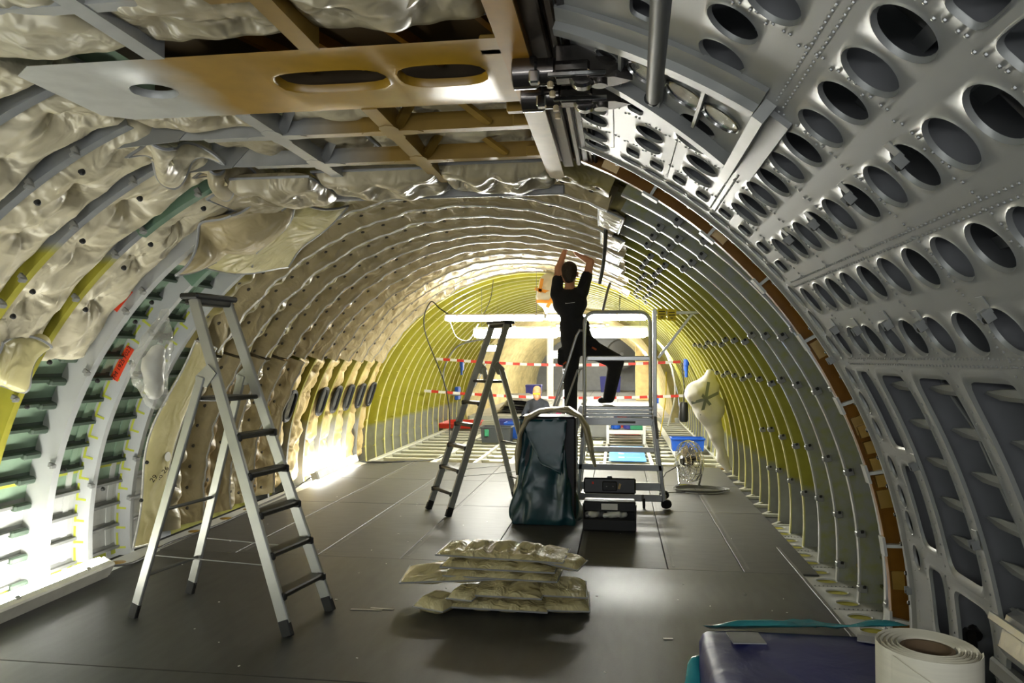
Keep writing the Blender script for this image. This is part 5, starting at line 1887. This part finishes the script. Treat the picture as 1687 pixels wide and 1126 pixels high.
V = V + .004 * np.stack([nz(V[:, 1], V[:, 2], V[:, 0], 90, 1), nz(V[:, 0], V[:, 2], 0, 90, 2), nz(V[:, 0], V[:, 1], 0, 90, 3)], -1)
MB().add(V, F).build('hair', 'hair_dark', worker, auto=180)
for s in (-1, 1):
    V, F = surfnet([((-.568 + s * .091, 8.965, 2.70), (-.568 + s * .095, 8.955, 2.735), .013, .016)], .006, .01)
    MB().add(V, F).build('ear', 'skin', worker, auto=180)
MB().box((-.27, 8.765, 1.83), (.06, .012, .022), Matrix.Rotation(.5, 3, 'Y'), .004).build('orange_pocket_trim', 'orange_trim', worker)
MB().box((-.615, 8.80, 1.66), (.05, .012, .018), Matrix.Rotation(-.7, 3, 'Y'), .004).build('orange_pocket_trim', 'orange_trim', worker)
mw = Matrix.Translation((-.575, 8.785, 2.345)) @ Matrix.Rotation(math.pi / 2, 4, 'X') @ Matrix.Rotation(.12, 4, 'Z')
MB().box((-.60, 8.782, 2.362), (.012, .004, .012), bev=.001).box((-.545, 8.782, 2.366), (.10, .004, .006), Matrix.Rotation(-.12, 3, 'Y')).build('shirt_print', 'white_ink', worker)

fx, fy, fz = -1.60, 15.0, .27
ps = [
    ((fx, fy, .46), (fx, fy - .03, .52), .15, .14, .05, B), ((fx - .12, fy, .54), (fx + .12, fy, .54), .07, .07, .05, B), ((fx, fy + .02, .30), (fx, fy, .46), .16, .16, .05, B),
    ((fx, fy - .03, .58), (fx, fy - .06, .66), .055, .05, .03, S), ((fx, fy - .09, .70), (fx, fy - .07, .77), .075, .085, .03, S), ((fx, fy - .13, .67), (fx, fy - .12, .70), .05, .05, .03, S),
    ((fx, fy - .175, .715), (fx, fy - .16, .735), .013, .01, .012, S),
    ((fx - .17, fy, .53), (fx - .26, fy - .10, .32), .06, .05, .03, B), ((fx - .26, fy - .10, .32), (fx - .12, fy - .3, .22), .048, .034, .02, B),
    ((fx + .17, fy, .53), (fx + .26, fy - .10, .32), .06, .05, .03, B), ((fx + .26, fy - .10, .32), (fx + .12, fy - .3, .22), .048, .034, .02, B),
    ((fx - .09, fy, .22), (fx - .12, fy - .16, -.18), .095, .07, .04, T), ((fx - .12, fy - .16, -.19), (fx - .12, fy + .22, -.20), .068, .05, .03, T), ((fx - .12, fy + .22, -.19), (fx - .12, fy + .34, -.22), .045, .035, .02, BT),
    ((fx + .09, fy, .22), (fx + .12, fy - .16, -.18), .095, .07, .04, T), ((fx + .12, fy - .16, -.19), (fx + .12, fy + .22, -.20), .068, .05, .03, T), ((fx + .12, fy + .22, -.19), (fx + .12, fy + .34, -.22), .045, .035, .02, BT),
]
zz = lambda p: (p[0], p[1], p[2] + fz)
ps = [(zz(p[0]), zz(p[1])) + p[2:] for p in ps]
crouch = person('person', 'fair-haired person in dark shirt and yellow glasses kneeling behind the waste bin', ps, .016, .03, ['cloth_navy', 'skin', 'trouser_black', 'dark_rubber'], None,
                hands=(hand((fx - .12, fy - .3, .22 + fz), (.3, -1, -.3), (.5, 0, 1), (.3, 0, -1)), hand((fx + .12, fy - .3, .22 + fz), (-.3, -1, -.3), (-.5, 0, 1), (-.3, 0, -1))))
V, F = surfnet([((fx, fy - .05, .77 + fz), (fx, fy - .075, .81 + fz), .09, .083), ((fx, fy - .02, .70 + fz), (fx, fy - .03, .72 + fz), .06, .07)], .012, .02)
MB().add(V, F).build('hair', 'hair_blond', crouch, auto=180)
MB().box((fx, fy - .165, .735 + fz), (.15, .03, .035), bev=.012).build('safety_glasses', 'yellow_sign', crouch)

# ---------------------------------------------------------------- floor fan and its cable
fan = tag(empty('floor_fan', (.93, 10.12, 0)), 'chrome floor fan with wire cage standing right of the platform', 'fan')
rx = Matrix.Rotation(math.radians(-62), 3, 'Z') @ Matrix.Rotation(math.pi / 2, 3, 'X')
cc = Vector((0, 0, .36))
mb = MB()
for (r_, z) in ((.26, -.05), (.26, .05), (.27, 0), (.18, .085), (.18, -.085), (.09, .10), (.09, -.10)):
    mb.tube([tuple(cc + rx @ Vector((r_ * math.cos(a * math.pi / 14), r_ * math.sin(a * math.pi / 14), z))) for a in range(28)], .005 if r_ < .27 else .009, 5, closed=True)
for a in range(36):
    q = a * math.pi / 18
    mb.tube([tuple(cc + rx @ Vector((r_ * math.cos(q), r_ * math.sin(q), z))) for (r_, z) in ((.06, .105), (.18, .085), (.25, .05), (.27, 0), (.25, -.05), (.18, -.085), (.06, -.105))], .0028, 4)
o = mb.build('wire_cage', 'chrome', fan)
o['kind'] = 'stuff'
for b in range(3):
    q0 = b * 2.094
    mb = MB()
    rows = []
    for r_ in np.linspace(.05, .235, 6):
        rows.append([tuple(cc + rx @ Vector((r_ * math.cos(q0 + a), r_ * math.sin(q0 + a), (a - .5) * .09))) for a in np.linspace(.0, 1.15, 6)])
    mb.grid(np.array(rows)).grid(np.array(rows) + np.array(rx @ Vector((0, 0, .003))))
    mb.build('blade', 'chrome', fan)
MB().lathe([(.05, -.04), (.065, -.02), (.065, .07), (.04, .12)], cc, 16, rx).build('motor', 'black_plastic', fan)
MB().tube([tuple(cc + rx @ Vector((.285, 0, 0))), tuple(cc + rx @ Vector((.28, -.12, 0))), (.12, -.02, .06), (.16, .12, .015), (-.02, .22, .015), (-.16, .12, .015), (-.13, -.02, .06), tuple(cc + rx @ Vector((-.28, -.12, 0))), tuple(cc + rx @ Vector((-.285, 0, 0)))], .014, 8).build('stand', 'chrome', fan)
mb = MB()
for i in range(4):
    mb.tube([(1.05 + (.30 + .02 * i) * math.cos(a * .35) * (1 + .06 * math.sin(a + i)), 9.95 + (.17 + .012 * i) * math.sin(a * .35), .012 + .008 * i) for a in range(18)], .007, 6, closed=True)
tag(mb.build('cable_coil', 'cable_grey'), 'coil of grey cable lying on the floor beside the fan', 'cable')
o = MB().tube([(.82, 10.2, .30), (.62, 10.0, .22), (.50, 9.8, .06), (.60, 9.7, .012), (.85, 9.8, .012)], .007, 6).build('fan_cable', 'cable_black', fan)
o.location = (-.93, -10.12, 0)

# ---------------------------------------------------------------- cables
def cable(label, pts, r=.008, m='cable_black', n=40):
    P = [Vector(p) for p in pts]
    out = []
    for i in range(len(P) - 1):
        p0, p1, p2, p3 = P[max(i - 1, 0)], P[i], P[i + 1], P[min(i + 2, len(P) - 1)]
        for j in range(8):
            t = j / 8
            out.append(0.5 * ((2 * p1) + (-p0 + p2) * t + (2 * p0 - 5 * p1 + 4 * p2 - p3) * t * t + (-p0 + 3 * p1 - 3 * p2 + p3) * t ** 3))
    out.append(P[-1])
    o = MB().tube(out, r, 6).build('cable', m)
    tag(o, label, 'cable', 'loose cables')
    return o


cable('black cable along the left floor edge behind the near stepladder', [(-4.02, 5.5, .06), (-4.0, 5.8, .014), (-4.1, 6.4, .012), (-4.05, 7.2, .014), (-4.1, 8.2, .014), (-4.13, 9.0, .02), (-4.12, 9.7, .1)], .010)
cable('cable from the far left floor lamp onto the floor grid', [(-4.2, 11.6, .1), (-4.05, 11.8, .02), (-3.6, 12.0, .012), (-3.0, 12.6, .02), (-2.95, 13.0, .4), (-3.0, 12.9, 1.2), (-3.2, 12.2, 2.2), (-3.0, 11.8, 2.62), (-2.78, 11.55, 2.5), (-2.62, 11.5, 2.40)], .011)
cable('thin dark wire hanging down to the left end of the lamps', [(-2.1, 12.6, 3.05), (-2.08, 12.2, 2.7), (-2.08, 11.55, 2.40)], .007)
cable('black hose hanging from the crown above the worker', [(-.20, 6.1, 2.93), (-.10, 6.2, 2.86), (-.12, 6.8, 2.62), (-.17, 7.3, 2.45)], .018)
cable('dark strap hanging beside the worker', [(-.10, 11.2, 2.85), (-.15, 11.2, 2.7), (-.22, 11.2, 2.40)], .02)
cable('grey hose looping down the left yellow wall', [(-2.9, 17.5, 2.2), (-3.7, 17.2, 2.0), (-4.0, 17.0, 1.4), (-3.8, 16.8, .9), (-3.3, 16.8, 1.0), (-3.0, 17.0, 1.6)], .02, 'cable_grey')
cable('white hose hanging beside the white sack', [(1.0, 18.5, 2.2), (1.25, 18, 1.5), (1.3, 17.5, .9), (1.1, 17, .2)], .02, 'white_tape')
cable('yellow cord running down to the floor grid', [(1.1, 17.5, 1.4), (1.05, 17, .8), (.9, 16.5, .02)], .012, 'yellow_sign')
cable('white cord under the first lamp row', [(-2.6, 11.5, 2.28), (-2.5, 11.5, 2.05), (-2.3, 11.5, 2.0), (-2.15, 11.5, 2.25)], .007, 'white_tape')
cable('second white cord under the first lamp row', [(-2.0, 11.5, 2.28), (-1.95, 11.5, 2.08), (-1.8, 11.5, 2.12), (-1.6, 11.7, 2.22)], .007, 'white_tape')
# ---------------------------------------------------------------- grey pole under the door
o = MB().tube([(.045, -.6, 2.5), (.11, 2.26, 2.5)], .024, 14).build('support_pole', 'pole_grey')
tag(o, 'grey tubular pole hanging just below the cargo door hinge', 'pole')
for yy in (1.2, -.4):
    MB().box((.085, yy, 2.66), (.03, .03, .36), bev=.004).build('pole_hanger', 'pole_grey', o)
MB().tube([(.1, 2.26, 2.5), (.11, 2.285, 2.5)], .021, 14).build('pole_bore', 'dark_rubber', o)

# ---------------------------------------------------------------- sacks
def sack(label, prims, h, m, seed, straps=()):
    V, F = surfnet(prims, h, .12)
    V = V + .02 * np.stack([nz(V[:, 1], V[:, 2], V[:, 0], 9, seed), nz(V[:, 0], V[:, 2], 0, 9, seed + 1), nz(V[:, 0], V[:, 1], 0, 9, seed + 2)], -1)
    o = MB().add(V, F).build('wrapped_sack', m, None, auto=180)
    tag(o, label, 'sack')
    return o


sk = sack('white fabric sack with a star of grey tape hung on the right wall', [((1.33, 11.3, 1.50), (1.32, 11.3, 1.32), .06, .15), ((1.16, 11.25, 1.20), (1.32, 11.3, 1.02), .19, .22), ((1.32, 11.3, .92), (1.42, 11.35, .64), .17, .10), ((1.42, 11.35, .64), (1.52, 11.4, .26), .085, .055), ((1.52, 11.4, .26), (1.60, 11.4, .08), .06, .045)], .026, 'white_fabric', 3)
cS = Vector((1.25, 11.04, 1.13))
for i, a in enumerate((20, 75, 135, 195, 255, 315)):
    q = math.radians(a)
    p1 = cS + Vector((.20 * math.cos(q), .09, .25 * math.sin(q)))
    MB().bar(cS + Vector((0, 0, 0)), p1, .006, .042, up=(-math.sin(q), 0, math.cos(q))).build('tape_strip', 'grey_tape', sk)
sk2 = sack('pale sack bound with orange tape hanging above the lamps', [((-1.10, 12.0, 2.95), (-1.08, 12.0, 2.75), .14, .20), ((-1.06, 12.0, 2.7), (-1.0, 12.0, 2.52), .20, .17)], .03, 'white_film', 6)
for (a, b) in (((-1.30, 11.80, 2.82), (-.86, 11.80, 2.70)), ((-1.28, 11.80, 2.62), (-.82, 11.80, 2.60)), ((-1.18, 11.80, 2.98), (-1.22, 11.80, 2.76)), ((-.92, 11.79, 2.88), (-1.10, 11.79, 2.52))):
    MB().bar(a, b, .02, .05, up=(0, 0, 1)).build('tape_strip', 'orange_tape', sk2)

# ---------------------------------------------------------------- red and white barrier tapes
def barrier(label, a, b, n=26, hgt=.058):
    a, b = Vector(a), Vector(b)
    g = empty('barrier_tape', (a + b) / 2)
    tag(g, label, 'barrier tape', 'red and white barrier tapes')
    for i in range(n):
        p, q = a.lerp(b, i / n), a.lerp(b, (i + 1) / n)
        s1, s2 = (-.10 * math.sin(math.pi * t) for t in (i / n, (i + 1) / n))
        p = p + Vector((0, 0, s1)) - (a + b) / 2
        q = q + Vector((0, 0, s2)) - (a + b) / 2
        MB().bar(p, q, .004, hgt).build('stripe', 'red' if i % 2 else 'white_tape', g)
    return g


barrier('upper red and white barrier tape strung across the grid', (-3.93, 16, 1.70), (1.30, 16, 1.64), 34)
barrier('lower red and white barrier tape strung across the grid', (-4.20, 16, 1.00), (1.58, 16, .94), 36)
# ---------------------------------------------------------------- boxes and gear on the floor grid
def crate(name, label, c, s, m, cat='crate', lid=None, open_top=True):
    g = tag(empty(name, (c[0], c[1], c[2])), label, cat)
    x, y, z = s
    mb = MB()
    t = .02
    mb.box((0, 0, t / 2), (x * .92, y * .92, t))
    V = []
    for (f_, zz) in ((.92, 0), (1.0, z)):
        for (sx, sy) in ((-1, -1), (1, -1), (1, 1), (-1, 1)):
            V.append((sx * x / 2 * f_, sy * y / 2 * f_, zz))
    for (f_, zz) in ((.92 - 2 * t / x, 0.01), (1.0 - 2 * t / x, z)):
        for (sx, sy) in ((-1, -1), (1, -1), (1, 1), (-1, 1)):
            V.append((sx * x / 2 * f_, sy * y / 2 * f_, zz))
    F = [(i, (i + 1) % 4, 4 + (i + 1) % 4, 4 + i) for i in range(4)] + [(8 + (i + 1) % 4, 8 + i, 12 + i, 12 + (i + 1) % 4) for i in range(4)] + [(4 + i, 4 + (i + 1) % 4, 12 + (i + 1) % 4, 12 + i) for i in range(4)]
    mb.add(V, F)
    mb.build('body', m, g, auto=20)
    MB().box((0, -y / 2 - .008, z - .015), (x * 1.03, .016, .03), bev=.004).box((0, y / 2 + .008, z - .015), (x * 1.03, .016, .03), bev=.004).box((-x / 2 - .006, 0, z - .015), (.016, y, .03), bev=.004).box((x / 2 + .006, 0, z - .015), (.016, y, .03), bev=.004).build('rim', m, g)
    if lid:
        MB().box((0, 0, z + .012), (x * 1.02, y * 1.02, .025), bev=.008).build('lid', lid, g)
    return g


cr = crate('storage_crate', 'dark grey plastic crate on the floor grid behind the dark stepladder', (-2.45, 15.2, .0), (.62, .42, .32), 'crate_dark', lid=None)
MB().box((-.18, -.235, .20), (.09, .02, .14), bev=.02).build('green_tag', 'green_plastic', cr)
crate('storage_crate', 'blue plastic crate right behind the dark grey crate', (-2.12, 16.0, .0), (.55, .4, .34), 'blue_plastic')
crate('storage_crate', 'blue open crate on the grid left of the white sack', (1.28, 14.3, .0), (.60, .32, .24), 'blue_plastic')
crate('storage_crate', 'cardboard box beside the blue crates at the far deck', (-1.75, 18.0, 0), (.4, .4, .42), 'cardboard', 'box')
crate('storage_crate', 'navy blue tub standing high on the far deck behind the worker', (-.35, 37, .06), (1.0, .9, .75), 'navy_plastic')
crate('storage_crate', 'navy box on the far deck behind the kneeling person', (-2.85, 25.6, .06), (.52, .5, .72), 'navy_plastic', lid='navy_plastic')
crate('storage_crate', 'small blue box at the right of the far deck', (1.35, 28, .06), (.4, .4, .3), 'blue_plastic')
crate('storage_crate', 'red box under the white trolley shelf', (.2, 17.2, .0), (.6, .4, .5), 'red')
for k_, (x, y, m) in enumerate(((-2.5, 17.2, 'navy_plastic'), (-3.9, 18.5, 'red'), (-1.5, 19.2, 'magenta'))):
    crate('storage_crate', ('low navy box behind the grey crate', 'long red tray on the grid by the left wall', 'magenta box at the far edge of the grid')[k_], (x, y, 0), ((.5, .35, .3), (.9, 1.2, .12), (.25, .2, .4))[k_], m)
# bundle of dark sheets on the far deck
for i in range(5):
    thing_pillow('sheet_bundle', f'{ORD[i]} layer of the crumpled dark sheets lying on the far deck', ((-3.6 + .1 * i, 22.2, .12 + .09 * i), (-1.9 - .12 * i, 22.2, .12 + .07 * i), (-2.1 - .1 * i, 24.2, .16 + .09 * i), (-3.7 + .05 * i, 24.2, .14 + .1 * i)), .07, ('pole_grey', 'bin_dark', 'cable_grey', 'bin_dark', 'pole_grey')[i], 'sheet', 'dark sheets on the far deck', seam=None, nu=24, nv=16, dim=(3, 2), seed=60 + i, wob=.05)
# blue protective sheet on the grid
bs = MB().box((.16, 13.6, .012), (.62, 2.1, .012), bev=.003).build('floor_sheet', 'blue_sheet')
tag(bs, 'bright blue sheet with white marks lying on the floor grid under the platform', 'sheet')
for y in (13.0, 13.5, 14.0):
    MB().box((.06, y, .0195), (.10, .12, .002)).box((.26, y, .0195), (.24, .02, .002)).build('sheet_mark', 'white_tape', bs)
# white trolley frame
tr = tag(empty('parts_trolley', (.16, 15.4, 0)), 'white square-tube trolley with open shelf on the floor grid', 'trolley')
for x in (-.36, .36):
    for y in (-.25, .25):
        MB().box((x, y, .32), (.06, .06, .64), bev=.005).build('post', 'white_paint', tr)
for z in (.24, .61):
    for y in (-.25, .25):
        MB().box((0, y, z), (.72, .05, .08), bev=.005).build('cross_rail', 'white_paint', tr)
MB().box((0, 0, .60), (.74, .52, .03), bev=.004).build('top_board', 'red', tr)
MB().box((0, 0, .26), (.70, .48, .02)).build('shelf_board', 'crate_dark', tr)
for i, (x, m, lab) in enumerate(((-.2, 'blue_plastic', 'blue jug on the shelf of the white trolley'), (.05, 'navy_plastic', 'navy can on the shelf of the white trolley'))):
    o = MB().lathe([(.09, 0), (.10, .01), (.10, .17), (.06, .21), (.03, .22), (.03, .25)], (.16 + x, 15.4, .28), 16).build('canister', m)
    tag(o, lab, 'canister')
crate('storage_crate', 'green bin on the shelf of the white trolley', (.38, 15.4, .28), (.28, .3, .24), 'green_plastic')
crate('storage_crate', 'small cream box beside the white trolley on its left', (-.45, 14.2, .0), (.32, .3, .14), 'beam_white')
crate('storage_crate', 'grey slotted parts rack left of the white trolley', (-.42, 16.6, .0), (.5, .4, .5), 'grey_paint')
# upright yellow insulated panel and grey gear at the far end
for i, (x, y, z0, z1, wd, m, lab) in enumerate(((.95, 29.5, .06, 2.7, .55, 'film_wool', 'upright strip of yellow blanket at the far right'), (1.75, 28.0, .06, 2.3, .30, 'red', 'red cloth hanging at the far right wall'), (-1.75, 30.5, .06, 2.6, .22, 'cardboard', 'brown upright post beside the bright tube'), (-2.6, 29.0, .06, 2.9, .25, 'white_film', 'pale upright strip of film on the far left'))):
    o = MB().box((x, y, (z0 + z1) / 2), (wd, .12, z1 - z0), bev=.03).build('hanging_strip', m)
    tag(o, lab, 'strip')
o = MB().lathe([(.75, -.1), (.8, 0), (.72, .12), (.3, .2), (.1, .35)], (.2, 38.5, 1.9), 28, Matrix.Rotation(math.pi / 2, 3, 'X')).build('round_fitting', 'cable_grey')
tag(o, 'big round grey fitting on the far end wall', 'fitting')
# small gear hung on the yellow walls
o = MB().box((-4.14, 19.2, .80), (.10, .34, .34), bev=.02).build('wall_pouch', 'blue_plastic')
tag(o, 'blue pouch hung on the left yellow wall', 'pouch')
o = MB().lathe([(.07, -.2), (.09, -.15), (.09, .15), (.07, .2)], (1.33, 15.6, .62), 12).build('power_socket', 'black_plastic')
tag(o, 'black hanging power connector left of the white sack', 'connector')
MB().tube([(1.33, 15.6, .8), (1.34, 15.6, 1.1), (1.30, 15.6, 1.62)], .012, 6).build('connector_lead', 'cable_black', o)
for i, (x, y, z, lab) in enumerate(((-3.98, 19.0, 1.50, 'blue valve cluster on the left yellow wall'), (1.27, 14.4, 1.58, 'blue valve cluster on the right yellow wall'))):
    mb = MB().box((x, y, z), (.08, .16, .22), bev=.02).lathe([(.05, -.06), (.05, .06)], (x, y - .1, z + .06), 10).lathe([(.03, -.1), (.03, .1)], (x, y - .08, z - .12), 10)
    tag(mb.build('valve_cluster', 'blue_plastic'), lab, 'valve')

# ---------------------------------------------------------------- blue covered box and tape roll at the bottom right
bx = tag(empty('covered_box', (.75, 2.2, 0)), 'tall box covered with dark blue tarpaulin at the bottom right', 'box')
mb = MB()
rows = []
cx, cy, hx, hy, top = .66, 2.15, .385, .66, .755
nP = 60
lev = [(0.0, 0.02), (0.2, .01), (.5, 0), (.70, 0), (.735, -.006), (.75, -.018), (.757, -.045), (.757, -.12), (.752, -.25), (.75, -.34)]
for (z, ins) in lev:
    ring = []
    for a in range(nP):
        q = 2 * math.pi * (a + .5) / nP
        e = .18
        sx = math.copysign(abs(math.cos(q)) ** e, math.cos(q))
        sy = math.copysign(abs(math.sin(q)) ** e, math.sin(q))
        f_ = .008 * math.sin(q * 9 + z * 7) * (1 if z < .72 else .3)
        ring.append((cx - .75 + sx * (hx + ins + f_), cy - 2.2 + sy * (hy + ins * 1.6 + f_), z + .006 * math.sin(q * 3 + ins * 30)))
    rows.append(ring)
mb.grid(np.array(rows), False, True)
mb.f.append(tuple(mb.n - nP + i for i in range(nP)))
mb.build('tarpaulin', 'blue_tarp', bx, auto=50)
MB().box((.37 - .75 + .06, 2.66 - 2.2, .765), (.11, .10, .004), Matrix.Rotation(.1, 3, 'Z')).build('silver_tape', 'silver_tape', bx)
MB().box((.90 - .75, 2.68 - 2.2, .767), (.20, .06, .004), Matrix.Rotation(-.3, 3, 'Z')).build('silver_tape', 'silver_tape', bx)
V, F = surfnet([((.22, 2.55, .10), (.25, 2.40, .45), .10, .06), ((.20, 2.2, .2), (.24, 2.1, .55), .09, .07), ((.14, 2.45, .05), (.20, 2.0, .05), .08, .08), ((.25, 2.60, .4), (.27, 2.78, .62), .05, .03)], .022, .08)
V = V + .014 * np.stack([nz(V[:, 1], V[:, 2], V[:, 0], 20, 1), nz(V[:, 0], V[:, 2], 0, 20, 2), nz(V[:, 0], V[:, 1], 0, 20, 3)], -1)
o = MB().add(V, F).build('plastic_bag', 'teal_light', None, auto=180)
tag(o, 'turquoise plastic bag bulging out left of the blue covered box', 'bag')
pb = thing_pillow('plastic_sheet', 'turquoise plastic edge sticking out behind the blue covered box', ((.30, 2.80, .752), (1.00, 2.80, .785), (.98, 2.95, .74), (.34, 2.92, .70)), .012, 'teal_light', 'sheet', seam=None, nu=24, nv=10, dim=(1, 1), dd=.1, wob=.02, seed=71)
# tape roll: spiral wall plus core (slightly scaled down below)
rl = tag(empty('tape_roll', (.835, 2.20, .762)), 'big roll of cream edging tape standing on the blue covered box', 'tape roll')
mb = MB()
n = 240
rows = []
for i in range(n):
    q = i / n * 9 * 2 * math.pi
    r_ = .078 + (.148 - .078) * i / n
    dz = .004 * math.sin(q * .5)
    for_r = []
    for (dr, z) in ((0, .0), (0, .168 + dz), (.0058, .172 + dz), (.0066, .168 + dz), (.0066, .0)):
        for_r.append(((r_ + dr) * math.cos(q), (r_ + dr) * math.sin(q), z))
    rows.append(for_r)
mb.grid(np.array(rows), False, True)
mb.build('wound_tape', 'tape_cream', rl, auto=50)
MB().lathe([(.072, 0), (.078, 0), (.078, .166), (.066, .166), (.066, .02)], (0, 0, 0), 40).build('core', 'tape_core', rl)
mb = MB()
rows = []
for i in range(24):
    s = i / 23
    q = -2.6 + s * 1.9
    r_ = .153 + .02 * s
    lo = .0
    hi = .168 - .15 * s ** 1.3
    rows.append([(r_ * math.cos(q), r_ * math.sin(q), lo), (r_ * math.cos(q), r_ * math.sin(q), hi), ((r_ + .003) * math.cos(q), (r_ + .003) * math.sin(q), hi), ((r_ + .003) * math.cos(q), (r_ + .003) * math.sin(q), lo)])
mb.grid(np.array(rows), False, True)
mb.build('loose_end', 'tape_cream', rl, auto=40)
rl.scale = (.86, .86, 1)
